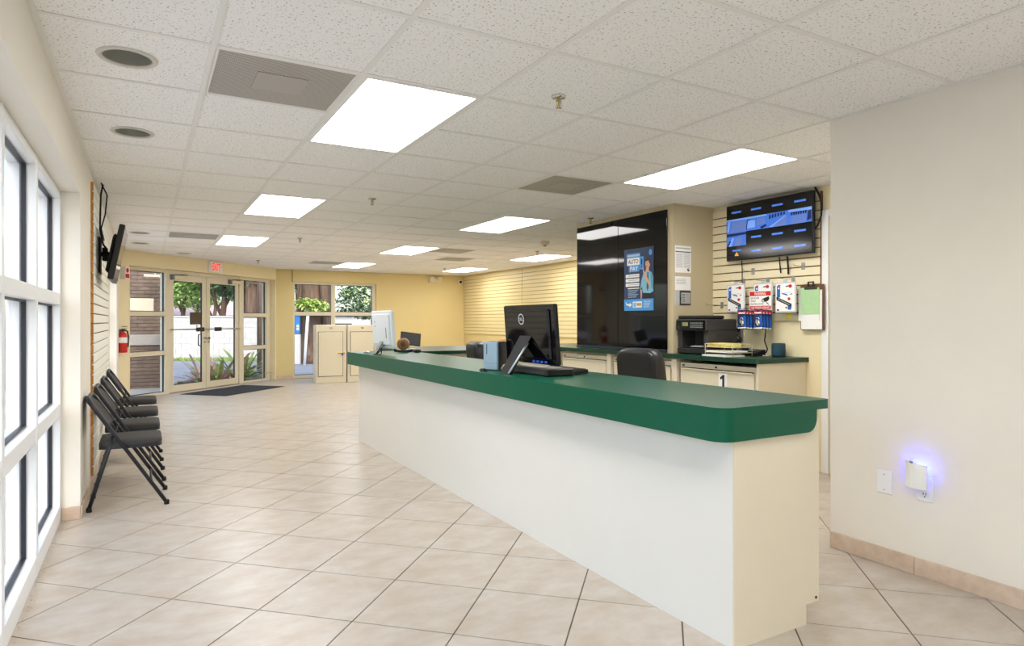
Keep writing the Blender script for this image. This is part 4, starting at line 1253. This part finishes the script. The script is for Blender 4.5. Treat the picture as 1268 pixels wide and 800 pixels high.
def packet(label, y, x, z):
    t = thing('plastic_packet', label, 'packet', (x, y, z), (0, 0, FACEX), 'hanging plastic packets')
    w_, h_ = .205, .262
    MB().box((-w_ / 2, 0, -h_), (w_ / 2, .012, 0), b=.005).build('bag', M['pvc'], t)
    MB().box((-.02, .002, .0), (.02, .005, .022)).build('hang_tab', M['pvc'], t)
    p = MB(); X = lambda a: -w_ / 2 + a * w_; Z = lambda b_: -h_ + b_ * h_
    p.rect(X(.06), Z(.06), X(.94), Z(.95), -.0006, 0)
    p.rect(X(.10), Z(.50), X(.26), Z(.88), -.0010, 1).rect(X(.14), Z(.885), X(.28), Z(.915), -.0010, 2)
    p.disc(X(.19), Z(.80), .008, .008, -.0014, 0)
    p.pl([(X(.50), Z(.86)), (X(.66), Z(.89)), (X(.66), Z(.85)), (X(.54), Z(.835))], -.0010, 5).disc(X(.74), Z(.86), .017, .015, -.0012, 2)
    p.pl([(X(.30), Z(.66)), (X(.36), Z(.61)), (X(.62), Z(.55)), (X(.60), Z(.60))], -.0010, 1).pl([(X(.72), Z(.57)), (X(.84), Z(.60)), (X(.82), Z(.63)), (X(.74), Z(.60))], -.0010, 1)
    p.pl([(X(.30), Z(.64)), (X(.78), Z(.67)), (X(.80), Z(.66)), (X(.34), Z(.625))], -.0012, 4)
    p.disc(X(.68), Z(.45), .014, .013, -.0010, 2)
    p.pl([(X(.08), Z(.42)), (X(.08), Z(.53)), (X(.80), Z(.29)), (X(.80), Z(.18))], -.0012, 3)
    p.pl([(X(.14), Z(.452)), (X(.14), Z(.470)), (X(.72), Z(.268)), (X(.72), Z(.250))], -.0016, 4)
    p.pl([(X(.62), Z(.10)), (X(.78), Z(.10)), (X(.80), Z(.20)), (X(.62), Z(.26))], -.0010, 1).disc(X(.55), Z(.17), .008, .008, -.0010, 3)
    p.rect(X(.10), Z(.07), X(.20), Z(.12), -.0010, 3)
    p.build('printed_card', [M['paper'], M['bluep'], M['redp'], M['blackp'], M['greylt'], M['navy2']], t)
packet('white and blue plastic packet hanging at the left below the screen', 4.12, 4.74, 1.583)
packet('plastic packet mostly hidden behind the red warning sign', 3.85, 4.775, 1.583)
packet('white and blue plastic packet hanging between the warning sign and clipboard', 3.595, 4.74, 1.575)
t = thing('warning_sign', 'red and white warning sign with a camera picture', 'sign', (4.715, 3.945, 1.337), FACEX)
MB().box((0, 0, 0), (.232, .003, .172), b=.001).build('sign_board', M['paper'], t)
p = MB()
p.rect(.006, .128, .226, .166, -.0005, 0).rect(.006, .006, .226, .040, -.0005, 0)
p.text('WARNING', .055, .134, .175, .160, -.0010, 1)
p.text('NO TRESPASSING', .02, .012, .212, .034, -.0010, 1)
p.text('24 HOUR', .016, .100, .105, .118, -.0006, 2).text('VIDEO', .016, .076, .068, .091, -.0006, 2).text('SURVEILLANCE', .016, .050, .15, .064, -.0006, 2)
p.pl([(.135, .10), (.205, .122), (.212, .10), (.198, .082), (.165, .072)], -.0006, 2).disc(.146, .084, .016, .014, -.0010, 2).disc(.146, .084, .010, .009, -.0014, 1).disc(.146, .084, .004, .004, -.0018, 2).pl([(.178, .074), (.186, .070), (.208, .052), (.204, .046), (.180, .066)], -.0006, 2)
p.build('sign_print', [M['redp'], M['paper'], M['blackp']], t)
cm = MB()
cm.box((-.049, 0, -.168), (.049, .001, 0)); card_me = cm.mesh('card', [M['navy2']])
cp = MB()
cp.rect(-.047, -.036, .047, -.008, -.0004, 0).rect(-.047, -.166, .047, -.038, -.0004, 1).rect(-.036, -.034, .036, -.022, -.0008, 2).pl([(-.045, -.165), (.045, -.165), (.045, -.152), (-.045, -.158)], -.0008, 2)
cp.pl([(-.044, -.15), (-.012, -.07), (.036, -.048), (.044, -.10), (.044, -.148)], -.0006, 4).disc(0, -.012, .014, .006, -.0008, 3)
cp_me = cp.mesh('card_print', [M['redp'], M['navy2'], M['paper'], M['blackp'], M['bluep']])
lk = MB(); lk.lathe([(.0, -.012), (.024, -.012), (.027, -.008), (.027, -.001)], (0, 0, -.118), 16, axis='y'); lk.tube([(-.016, -.006, -.10)] + [(-.016 * math.cos(R(a)), -.006, -.085 + .018 * math.sin(R(a))) for a in range(0, 181, 30)] + [(.016, -.006, -.10)], .004, 6)
lk_me = lk.mesh('padlock', M['chrome'])
for s, yc in (('left', 3.98), ('right', 3.807)):
    for k in range(4):
        l = ['front padlock card of the %s stack, with its blue print and chrome lock showing', 'second padlock card of the %s stack, only its edge showing', 'third padlock card of the %s stack, only its edge showing', 'rearmost padlock card of the %s stack, only its edge showing'][k] % s
        t = thing('padlock_card', l, 'padlock pack', (4.66 + .020 * k, yc - .015 * k, 1.343 - .002 * k), FACEX, 'padlocks on hanging cards')
        inst('card', card_me, t); inst('card_print', cp_me, t); inst('padlock', lk_me, t)
t = thing('clipboard', 'brown clipboard with green and white papers hung at the right of the slatboard', 'clipboard', (4.808, 3.50, 1.17), FACEX)
MB().box((0, 0, 0), (.215, .004, .375), b=.001).build('board', M['brown'], t)
MB().box((.010, -.006, .005), (.20, -.0006, .33)).build('rear_papers', M['paper'], t)
MB().box((-.012, -.010, .075), (.178, -.0064, .345)).build('white_sheets', M['paper'], t)
MB().box((.012, -.013, .13), (.182, -.0104, .35)).build('green_sheet', M['greenp'], t)
MB().box((.05, -.022, .335), (.165, -.0134, .357), b=.003).tube([(.085, -.018, .357), (.085, -.015, .395), (.13, -.015, .395), (.13, -.018, .357)], .008, 6).build('metal_clip', M['greyd'], t)
t = tag(MB().box((-.03, -.002, -.03), (.03, -.0004, .03)).build('sticky_note', M['yellowp'], None, (XF - .016, 3.625, 1.235), FACEX), 'small yellow note stuck under the warning sign at the slatboard edge', 'note')
t.location = (4.832, 3.63, 1.285)

# ================================================================== CLOSET FRONT AND SIDE
t = thing('wall_poster', 'blue automatic payment poster with a pointing man on the black glass', 'poster', (4.3035, 5.165, 1.348), FACEX)
PW, PH = .438, .624
MB().box((0, -.004, 0), (PW, -.0004, PH)).build('poster_board', M['blued'], t)
p = MB(); X = lambda a: a * PW; Z = lambda b_: b_ * PH; a0, a1, a2, a3, a4 = -.0046, -.0052, -.0058, -.0064, -.0070
p.rect(X(0), Z(0), X(1), Z(.185), a0, 0)
p.rect(X(.10), Z(.85), X(.56), Z(.925), a0, 0).rect(X(.12), Z(.872), X(.54), Z(.905), a1, 5)
p.rect(X(.11), Z(.735), X(.54), Z(.85), a1, 1).text('AUTO', X(.15), Z(.757), X(.50), Z(.828), a2, 2)
p.rect(X(.17), Z(.625), X(.53), Z(.735), a0, 0).text('PAY', X(.22), Z(.645), X(.49), Z(.715), a1, 1)
p.rect(X(.54), Z(.655), X(.68), Z(.86), a0, 0).rect(X(.59), Z(.73), X(.63), Z(.82), a1, 3).rect(X(.59), Z(.685), X(.63), Z(.71), a1, 3)
for k in range(3):
    zz = .535 - .072 * k
    p.rect(X(.06), Z(zz), X(.53), Z(zz + .055), a0, 1).rect(X(.15), Z(zz + .022), X(.50), Z(zz + .034), a1, 4)
p.rect(X(.13), Z(.352), X(.53), Z(.368), a0, 1)
for k in range(6): p.rect(X(.14), Z(.325 - .022 * k), X(.50 - .04 * (k % 3)), Z(.332 - .022 * k), a0, 5)
p.disc(X(.90), Z(.91), .022, .03, a0, 0)
# standing man, flat print
p.pl([(X(.66), Z(.185)), (X(.98), Z(.185)), (X(.97), Z(.30)), (X(.66), Z(.30))], a0, 3)
p.pl([(X(.56), Z(.32)), (X(.60), Z(.48)), (X(.68), Z(.60)), (X(.80), Z(.63)), (X(.93), Z(.60)), (X(.995), Z(.52)), (X(.995), Z(.30)), (X(.90), Z(.27)), (X(.66), Z(.28)), (X(.62), Z(.38))], a1, 6)
p.pl([(X(.90), Z(.60)), (X(.995), Z(.53)), (X(.995), Z(.32)), (X(.93), Z(.36)), (X(.92), Z(.48))], a2, 7)
p.pl([(X(.57), Z(.33)), (X(.63), Z(.33)), (X(.61), Z(.19)), (X(.58), Z(.19))], a1, 8)
p.pl([(X(.80), Z(.60)), (X(.84), Z(.60)), (X(.845), Z(.36)), (X(.81), Z(.30)), (X(.775), Z(.36))], a2, 9)
p.pl([(X(.74), Z(.62)), (X(.86), Z(.62)), (X(.85), Z(.68)), (X(.77), Z(.68))], a2, 8)
p.disc(X(.815), Z(.735), .034, .047, a3, 8, 20)
p.pl([(X(.74), Z(.77)), (X(.76), Z(.815)), (X(.84), Z(.825)), (X(.90), Z(.79)), (X(.895), Z(.72)), (X(.865), Z(.75)), (X(.84), Z(.785))], a4, 10)
p.pl([(X(.755), Z(.70)), (X(.80), Z(.69)), (X(.80), Z(.70)), (X(.76), Z(.71))], a4, 9)
p.disc(X(.77), Z(.745), .003, .004, a4, 10, 8).disc(X(.81), Z(.745), .003, .004, a4, 10, 8)
p.pl([(X(.90), Z(.40)), (X(.86), Z(.38)), (X(.70), Z(.54)), (X(.66), Z(.62)), (X(.645), Z(.69)), (X(.665), Z(.69)), (X(.69), Z(.63)), (X(.76), Z(.57))], a3, 8)
# arrow and card pictures at the foot
p.pl([(X(.05), Z(.14)), (X(.08), Z(.14)), (X(.085), Z(.09)), (X(.20), Z(.075)), (X(.195), Z(.05)), (X(.27), Z(.095)), (X(.21), Z(.13)), (X(.205), Z(.105)), (X(.11), Z(.115))], a1, 1)
p.rect(X(.31), Z(.05), X(.62), Z(.145), a1, 1).rect(X(.33), Z(.06), X(.43), Z(.13), a2, 6).rect(X(.45), Z(.075), X(.60), Z(.12), a2, 11)
for k in range(4): p.rect(X(.68), Z(.135 - .028 * k), X(.92 - .02 * k), Z(.15 - .028 * k), a1, 5)
p.build('poster_print', [M['bluel'], M['paper'], M['blued'], M['blackp'], M['greylt'], mat('pale_blue_print', (170, 198, 226), .7), M['shirt'], M['shirtd'], M['skin'], M['tie'], M['hair'], M['wood']], t)
def notice(label, x, z, w_, h_, kind):
    t = thing('notice_sheet', label, 'notice', (x, 4.48, z), 0, 'notices on the closet side')
    MB().box((0, -.0025, 0), (w_, -.0003, h_)).build('sheet', M['paper'], t)
    p = MB(); y = -.003
    if kind == 0:
        p.rect(.01, h_ - .03, w_ - .01, h_ - .018, y, 0).rect(.004, h_ - .062, w_ - .004, h_ - .054, y, 1)
        for k in range(12):
            p.rect(.012, h_ - .078 - .0115 * k, w_ * .47, h_ - .073 - .0115 * k, y, 0).rect(w_ * .53, h_ - .078 - .0115 * k, w_ - .012, h_ - .073 - .0115 * k, y, 0)
        p.disc(w_ - .035, .03, .015, .015, y, 1).disc(w_ - .031, .035, .006, .006, y - .0004, 2)
        p.build('print', [M['greylt'], M['blackp'], M['yellowp']], t)
    elif kind == 1:
        for k in range(4): p.rect(.015, h_ - .03 - .014 * k, w_ - .06, h_ - .025 - .014 * k, y, 0)
        p.build('print', [M['greylt']], t)
    else:
        p.rect(0, 0, .055, h_, y, 0).rect(.055, 0, w_, h_, y, 3).rect(.075, .018, w_ - .008, h_ - .02, y - .0004, 0).rect(.055, .05, .075, .08, y - .0004, 1)
        for k in range(6): p.rect(.085, .03 + .014 * k, .125, .036 + .014 * k, y - .0008, 3).rect(.135, .03 + .014 * k, .185 - .008 * (k % 2), .035 + .014 * k, y - .0008, 2)
        p.build('print', [M['greylt'], M['blackp'], M['tape'], M['greyd']], t)
notice('upper printed licence notice on the closet side', 4.338, 1.70, .205, .255, 0)
notice('middle plain white notice on the closet side', 4.338, 1.535, .200, .13, 1)
notice('lowest black and grey notice on the closet side', 4.340, 1.392, .198, .14, 2)

# ================================================================== RIGHT WALL
t = thing('blank_plate', 'white blank cover plate low on the right wall', 'wall plate', (3.3, 1.958, .363), FACEX)
MB().box((0, -.006, 0), (.078, -.0004, .118), b=.003).build('plate', M['white'], t)
for z in (.02, .098): MB().lathe([(.003, -.0075), (.003, -.006)], (.039, 0, z), 8, axis='y').build('screw', M['grey'], t)
t = thing('wall_outlet', 'white double outlet holding the night light on the right wall', 'outlet', (3.3, 1.76, .37), FACEX)
MB().box((0, -.006, 0), (.076, -.0004, .118), b=.003).build('plate', M['white'], t)
so_ = MB().lathe([(.016, -.0085), (.0165, -.006)], (.038, 0, .032), 16, axis='y').build('socket', M['white'], t)
mb = MB().box((.030, -.0092, .032), (.033, -.0085, .043)).box((.043, -.0092, .032), (.046, -.0085, .043)).box((.0355, -.0092, .021), (.041, -.0085, .027))
mb.build('slots', M['blackp'], so_)
t = thing('night_light', 'white curved plug-in night light glowing blue on the right wall', 'night light', (3.3, 1.795, .435), FACEX)
mb = MB(); n = 12; w_ = .098; zt = .128
pr = [(w_ * i / n, -.040 - .022 * math.sin(math.pi * i / n)) for i in range(n + 1)]
prb = [(p_[0], p_[1] + .007) for p_ in pr]
def ztop(x): return zt - .10 * x / w_ * .14
for i in range(n):
    (xa, ya), (xb, yb) = pr[i], pr[i + 1]; (xc, yc), (xd, yd) = prb[i], prb[i + 1]
    mb.face([(xa, ya, 0), (xb, yb, 0), (xb, yb, ztop(xb)), (xa, ya, ztop(xa))], 0, True)
    mb.face([(xd, yd, 0), (xc, yc, 0), (xc, yc, ztop(xc)), (xd, yd, ztop(xd))], 0, True)
    mb.face([(xa, ya, ztop(xa)), (xb, yb, ztop(xb)), (xd, yd, ztop(xd)), (xc, yc, ztop(xc))], 0)
    mb.face([(xc, yc, 0), (xd, yd, 0), (xb, yb, 0), (xa, ya, 0)], 0)
for p_, q_ in ((pr[0], prb[0]), (prb[n], pr[n])): mb.face([(p_[0], p_[1], 0), (p_[0], p_[1], ztop(p_[0])), (q_[0], q_[1], ztop(q_[0])), (q_[0], q_[1], 0)])
mb.build('curved_cover', M['white'], t)
MB().box((.030, -.035, .006), (.078, -.0068, .062), b=.006).build('plug_body', M['white'], t)
MB().tube([(.03, -.0561, ztop(.03) + .001), (.045, -.058, ztop(.045) + .001)], .006, 8).build('light_sensor', M['grey'], t)
MB().box((.022, -.028, .070), (.086, -.022, .112), b=.002).build('led_strip', M['bluelight'], t)
# ================================================================== LOCKERS BY THE BACK WINDOW
def locker(label, x, y, num, w_=.60):
    t = thing('display_locker', label, 'locker', (x, y, 0), R(-4), 'lockers by the back window')
    h_ = 1.165
    MB().box((0, .0, .001), (w_, .31, h_), b=.006).build('locker_body', M['cab'], t)
    MB().box((-.0042, .01, .001), (-.0006, .305, h_ - .01)).build('side_panel', M['white'], t)
    fr = MB()
    xa, xb, za, zb = .04, w_ - .065, .13, 1.03
    fr.box((xa, -.004, za), (xb, -.0003, zb)); fr.build('door_gap', M['bronze'], t)
    d = MB().box((xa + .010, -.016, za + .010), (xb - .010, -.0045, zb - .010), b=.003).build('door', M['cab'], t)
    MB().box((xb - .11, -.030, .585), (xb + .03, -.0165, .612), b=.003).build('latch', M['brass'], d)
    MB().lathe([(.022, -.036), (.024, -.0305)], (xb - .02, 0, .572), 14, axis='y').build('disc_lock', M['usb'], d)
    MB().rect(w_ * .42, 1.075, w_ * .56, 1.125, -.0005).build('number_plate', M['frame'], t)
    MB().text(num, w_ * .435, 1.082, w_ * .535, 1.118, -.001).build('number', M['bronze'], t)
    return t
locker('cream storage locker numbered 10, left one before the back window', 2.955, 12.96, '10')
locker('cream storage locker numbered 9, right one behind the counter end', 3.585, 12.915, '9')

# ================================================================== OUTDOORS
g = MB().prism([(-40, -30), (60, -30), (60, 90), (-40, 90)], 'z', -.6, -.21).build('ground', M['asph'])
tag(g, 'pale grey asphalt outside the windows', 'ground', kind='structure')
def cam_pt(px, depth):
    lat = (px - 623) / 795 * depth
    return Vector((depth * SY + lat * CY, depth * CY - lat * SY))
g = MB()
g.prism([(-12, -12), (-.64, -12), (-.64, 11.25), (2.35, 14.32), (2.35, 14.42), (7.2, 14.42), (7.2, 16.6), (2.8, 16.6), (-1.5, 14.5), (-12, 14.5)], 'z', -.205, -.02)
tag(g.build('sidewalk', M['conc']), 'pale concrete walk outside the entrance doors', 'pavement', kind='structure')

# white block wall across the drive: every block its own part
wr = YAW
bo = cam_pt(118, 23.9); be = cam_pt(372, 23.9)
dirv = (be - bo).normalized(); ang = math.atan2(dirv.y, dirv.x)
t = thing('block_wall', 'long white painted block wall across the drive outside', 'wall', (bo.x, bo.y, -.2), ang)
L = (be - bo).length
MB().box((.0, .02, 0), (L, .17, 1.58)).build('mortar_core', M['block'], t)
bw, bh = .40, .20
me = MB().box((.004, 0, .004), (bw - .004, .0195, bh - .004)).mesh('block', M['block'])
for r_ in range(8):
    for k in range(int(L / bw)):
        x = k * bw + (bw / 2 if r_ % 2 else 0)
        if x + bw > L: continue
        inst('block', me, t, (x, 0, r_ * bh))
cpk = MB()
for k in range(int(L / .8)): cpk.box((k * .8 + .003, -.03, 1.5802), (k * .8 + .797, .20, 1.63), b=.004)
tag(cpk.build('coping', M['block'], t), kind='stuff')
gs = MB()
for k in range(2200):
    p = bo + dirv * random.uniform(0, L) - Vector((-dirv.y, dirv.x)) * random.uniform(.03, .75)
    h_ = random.uniform(.05, .16); a = random.uniform(0, 6.28); dx, dy = .02 * math.cos(a), .02 * math.sin(a)
    gs.face([(p.x - dx, p.y - dy, -.2), (p.x + dx, p.y + dy, -.2), (p.x + dy * 2, p.y + dx, -.2 + h_)])
tag(gs.build('grass_strip', M['grass']), 'strip of grass along the foot of the white block wall', 'grass', kind='stuff')

# brown brick wing beside the entrance
BY = 13.57
t = thing('brick_wing', 'brown brick building wing seen through the left sidelight', 'building', (-1.45, BY, -.02), 0)
BW_ = 1.76
MB().box((0, .03, 0), (BW_, 3.2, 3.2)).build('mortar_core', M['mortar'], t)
lx, lz = .203, .0677
me = MB().box((.004, 0, .004), (lx - .004, .0295, lz - .004)).mesh('brick', M['brick'])
half = MB().box((.004, 0, .004), (lx / 2 - .004, .0295, lz - .004)).mesh('brick', M['brick'])
oth = MB(); cnt = 0
rows = 36
for r_ in range(rows):
    z = r_ * lz
    x = 0 if r_ % 2 == 0 else -lx / 2
    while x < BW_ - .01:
        xe = min(x + lx, BW_); xs_ = max(x, 0)
        if 12 <= r_ <= 14: x += lx; continue        # stone band row
        full = xe - xs_ > lx - .01
        if x > .55 and full and cnt < 299: inst('brick', me, t, (xs_, 0, z)); cnt += 1
        else: oth.box((xs_ + .004, 0, z + .004), (xe - .004, .0295, z + lz - .004))
        x += lx
tag(oth.build('outer_bricks', M['brick'], t), kind='stuff')
MB().box((0, -.03, 12 * lz + .003), (BW_ + .02, .029, 15 * lz - .003), b=.006).build('stone_band', M['band'], t)
MB().box((.0, -.004, 0), (BW_, -.0003, .02)).build('base_course', M['band'], t)
MB().box((1.08, -.02, 1.38), (1.58, -.0005, 1.68), b=.004).build('sign_panel', M['panelw'], t)
MB().box((1.42, -.30, 2.06), (1.75, -.24, 2.11), b=.006).tube([(1.6, -.27, 2.11), (1.6, -.27, 2.3), (1.6, .02, 2.3)], .01, 6).build('strip_lamp', M['panelw'], t)

# foliage, trees
def foliage(n, cs, ls, droop=.3):
    """many small bent leaves scattered through blobs: cs = [(centre, radii)]"""
    mb = MB()
    for _ in range(n):
        c, rr = random.choice(cs)
        while True:
            d = Vector((random.uniform(-1, 1), random.uniform(-1, 1), random.uniform(-1, 1)))
            if .25 < d.length < 1: break
        p = Vector(c) + Vector((d.x * rr[0], d.y * rr[1], d.z * rr[2]))
        L_ = ls * random.uniform(.6, 1.3); a = random.uniform(0, 6.283); b = random.uniform(-.9, .5)
        u = Vector((math.cos(a) * math.cos(b), math.sin(a) * math.cos(b), math.sin(b))); w = u.cross(Vector((random.uniform(-.4, .4), random.uniform(-.4, .4), 1))).normalized() * L_ * .28
        m_ = p + u * L_ * .5 + Vector((0, 0, .06 * L_)); e = p + u * L_ - Vector((0, 0, droop * L_ * .4))
        k = len(mb.v); mb.v += [tuple(p), tuple(m_ + w), tuple(e), tuple(m_ - w)]
        mb.f += [(k, k + 1, k + 2), (k, k + 2, k + 3)]; mb.mi += [0, 0]; mb.sm += [False, False]
    return mb
def tree(label, px, depth, th, cs, n, ls, m, tr=.12, group='trees beyond the block wall', lean=.2, cat='tree'):
    p = cam_pt(px, depth)
    t = thing('shade_tree', label, cat, (p.x, p.y, -.2), YAW * -1, group)
    MB().tube([(0, 0, 0), (.06, 0, th * .35), (lean, 0, th * .7), (lean * .6, .1, th)], [tr * 1.3, tr, tr * .85, tr * .6], 9).tube([(lean * .8, 0, th * .62), (lean + .8, .2, th * 1.1)], [tr * .6, tr * .3], 7).tube([(.1, 0, th * .5), (-.8, .1, th * 1.1)], [tr * .55, tr * .25], 7).build('trunk', M['bark'], t)
    tag(foliage(int(n * 1.7), cs, ls * .72).build('foliage', M[m], t), kind='stuff')
    return t
tree('slim dark tree seen in the right door pane above the block wall', 272, 26.5, 3.2, [((0, 0, 3.6), (1.1, 1.1, .9)), ((.5, 0, 3.0), (.7, .8, .6)), ((0, 0, 4.8), (1.2, 1.2, 1.1))], 1500, .30, 'leafd', tr=.13)
tree('second slim tree just left of the dark trunk in the right door pane', 262, 30.4, 3.0, [((0, 0, 4.3), (1.5, 1.1, 1.3)), ((-.6, 0, 3.2), (1.0, .9, .6))], 1300, .33, 'leafm', tr=.09)
tree('leafy shade tree seen in the left door pane above the block wall', 224, 34.6, 3.6, [((0, 0, 4.3), (2.4, 1.4, 1.5)), ((.2, 0, 2.75), (1.9, 1.2, .6)), ((-1.4, 0, 3.4), (1.3, 1, .9)), ((1.4, .2, 3.6), (1.4, 1, 1.0)), ((.2, 0, 5.7), (2.6, 1.4, 1.4))], 2400, .38, 'leafm')
tree('bright yellow green tree seen in the left door pane farther back', 242, 39.5, 3.6, [((0, 0, 3.9), (2.8, 1.5, 1.8)), ((0, 0, 6.0), (3.0, 1.6, 1.6))], 1900, .40, 'leafl')
tree('dense green tree left of the entrance behind the brick wing', 200, 44.5, 3.4, [((0, 0, 4.2), (3.6, 1.6, 1.9)), ((0, 0, 6.4), (3.6, 1.8, 1.7))], 1800, .44, 'leafd')
def banyan(label, px, depth, w_, h_, seed, strands):
    random.seed(seed)
    p = cam_pt(px, depth)
    t = thing('banyan_tree', label, 'tree', (p.x, p.y, -.2), -YAW, 'banyan trunks outside')
    MB().tube([(0, 0, 0), (0, 0, .35), (.02, 0, 1.0), (.05, 0, h_ * .6), (.1, 0, h_)], [w_ * .75, w_ * .52, w_ * .44, w_ * .42, w_ * .5], 14).build('trunk', M['bark'], t)
    for k in range(strands):
        a = random.uniform(math.pi, 2 * math.pi); x = math.cos(a) * w_ * .5; y = math.sin(a) * w_ * .36
        MB().tube([(x * 1.45, y * 1.5, 0), (x * 1.02, y * 1.05, .5), (x * .95 + random.uniform(-.08, .08), y, 1.6), (x * .9 + random.uniform(-.12, .12), y * .95, h_ * .7), (x * 1.1, y, h_)], [.11, .075, .06, .055, .07], 7).build('root_strand', M['bark'], t)
    return t
t = banyan('huge banyan trunk with hanging root strands outside the back window', 385, 22.5, 1.05, 4.6, 3, 10)
tag(foliage(900, [((.38, -.9, 1.98), (.5, .35, .2)), ((.05, -.85, 2.05), (.35, .3, .15))], .17).build('fern_foliage', M['leafl'], t), kind='stuff')
tag(foliage(1600, [((1.7, -.4, 2.75), (.9, .8, .5)), ((1.5, -.4, 2.15), (.55, .5, .5)), ((2.6, -.2, 2.9), (.9, .8, .35)), ((2.1, -.6, 1.75), (.6, .5, .22)), ((-.75, -.5, 2.7), (.35, .4, .45)), ((2.2, -.5, 3.9), (1.9, .8, .6))], .17).build('hanging_foliage', M['leafd'], t), kind='stuff')
MB().tube([(.75, -.3, 0), (.7, -.3, 1.4), (.55, -.3, 2.8), (.7, -.2, 4.6)], [.24, .19, .18, .2], 9).build('second_trunk', M['bark'], t)
t = banyan('brown banyan trunk seen in the right sidelight above the block wall', 313, 25.5, .75, 4.6, 5, 7)
tag(foliage(700, [((.2, 0, 3.5), (.8, .5, .8)), ((-.5, -.2, 2.7), (.15, .3, .5))], .22).build('foliage', M['leafd'], t), kind='stuff')
random.seed(11)
tree('pale sunlit tree far beyond the right pane of the back window', 456, 48, 3.0, [((0, 0, 3.6), (2.0, 1.4, 1.5)), ((1.5, 0, 2.6), (1.3, 1.2, 1.0))], 1500, .34, 'leafl', group='trees beyond the back window')
# leaning white pole and blue sign by the banyan
a = cam_pt(377, 20.5)
tag(MB().tube([(0, 0, 0), (.06, 0, 1.0), (.12, 0, 1.75)], .045, 8).build('leaning_post', M['white'], None, (a.x, a.y, -.2), -YAW), 'thin white leaning post before the big banyan trunk', 'post')
a = cam_pt(366.5, 21.5)
t = thing('street_sign', 'blue sign on white base at the left edge of the back window', 'sign', (a.x, a.y, -.2), -YAW)
MB().box((-.16, 0, 1.02), (.13, .05, 1.62), b=.006).build('sign_panel', M['signblue'], t)
MB().box((-.16, .001, 0), (.13, .12, 1.0)).build('sign_base', M['block'], t)
q = MB()
for k in range(4): q.box((.02, -.003, 1.14 + .05 * k), (.10, -.0005, 1.165 + .05 * k))
q.build('white_marks', M['paper'], t)
# brown post outside the right sidelight
tag(MB().box((-.055, -.055, 0), (.055, .055, 2.9), b=.006).build('canopy_post', M['post'], None, (2.32, 15.75, -.02), R(20)), 'brown square post outside the right sidelight', 'post')
# low house beyond the wall and a white building beyond the right pane
a = cam_pt(255, 48)
t = thing('low_house', 'low house with a pinkish roof just above the white block wall', 'house', (a.x, a.y, -.2), -YAW)
MB().box((-5, 0, 0), (5, 6, 1.9)).build('house_wall', M['block'], t)
MB().prism([(-.6, 1.85), (3, 2.95), (6.6, 1.85)], 'x', -5.6, 5.6).build('roof', M['roof'], t)
for k in (-3, 0.4, 2.6): MB().box((k, -.02, .9), (k + 1.1, -.0005, 1.7), b=.01).build('house_window', M['greyd'], t)
a = cam_pt(440, 38)
t = thing('white_building', 'bright white low building beyond the right pane of the back window', 'building', (a.x, a.y, -.2), -YAW)
MB().box((-2.2, 0, 0), (3.5, 4, 1.72)).build('building_wall', M['block'], t)
MB().box((-2.4, -.15, 1.721), (3.7, 4.1, 1.85), b=.02).build('roof_edge', M['block'], t)
MB().box((-1.2, -.03, .2), (-.2, -.0005, 1.3), b=.01).build('building_door', M['greyd'], t)
# planting bed with strap leaved plants
bed = []
for (x, y) in ((.55, 14.35), (.85, 13.78), (1.55, 13.95), (2.05, 14.35), (2.6, 15.0), (2.3, 15.5), (1.0, 15.2)): bed.append((x, y))
tag(MB().prism(bed, 'z', -.019, .03).build('planting_bed', M['soil']), 'bark mulched planting bed outside the doors', 'planting bed')
def leaf_mesh(L_, w_, bend, m, n=6):
    mb = MB(); k = len(mb.v)
    for i in range(n + 1):
        s_ = i / n; x = L_ * (s_ * math.cos(bend * s_)); z = L_ * (s_ * math.sin(1.25 - bend * s_ * .9))
        ww = w_ * (math.sin(math.pi * (.12 + .88 * s_)) ** .7 if s_ < 1 else .02)
        mb.v += [(x, -ww, z), (x, 0, z - ww * .35), (x, ww, z)]
    for i in range(n):
        for j in (0, 1):
            a = k + i * 3 + j; mb.f.append((a, a + 3, a + 4, a + 1)); mb.mi.append(0); mb.sm.append(True)
    return mb.mesh('leaf', M[m])
LM = {}
for m in ('bromg', 'bromp', 'bromd'):
    LM[m] = [leaf_mesh(.75, .036, 1.0, m), leaf_mesh(.62, .042, 1.4, m), leaf_mesh(.9, .034, .8, m)]
def strap_plant(label, x, y, n, mats, sc, flower=False):
    t = thing('strap_leaf_plant', label, 'plant', (x, y, .03), 0, 'strap leaved plants outside the doors')
    for k in range(n):
        a = 2.4 * k + random.uniform(-.3, .3); m = random.choice(mats)
        o = inst('leaf', random.choice(LM[m]), t, (.03 * math.cos(a), .03 * math.sin(a), 0), (0, random.uniform(-.45, .5), a))
        q = sc * random.uniform(.75, 1.15); o.scale = (q, q, q)
    if flower:
        MB().tube([(0, 0, .0), (.02, -.03, .22), (.02, -.05, .36)], [.022, .035, .012], 8).build('flower_bract', M['flower'], t)
strap_plant('reddish strap leaved plant spreading low in the left door pane', .98, 14.12, 48, ['bromp', 'bromp', 'bromg'], .74)
strap_plant('tall green strap leaved plant with a pink bract in the right door pane', 1.30, 14.10, 42, ['bromg', 'bromg', 'bromp'], 1.0, True)
strap_plant('dark strap leaved plant at the right edge of the right door pane', 1.62, 14.25, 40, ['bromd', 'bromp', 'bromg'], .95)
strap_plant('green strap leaved plant in the right sidelight', 1.86, 14.85, 44, ['bromg', 'bromd', 'bromg'], .95)
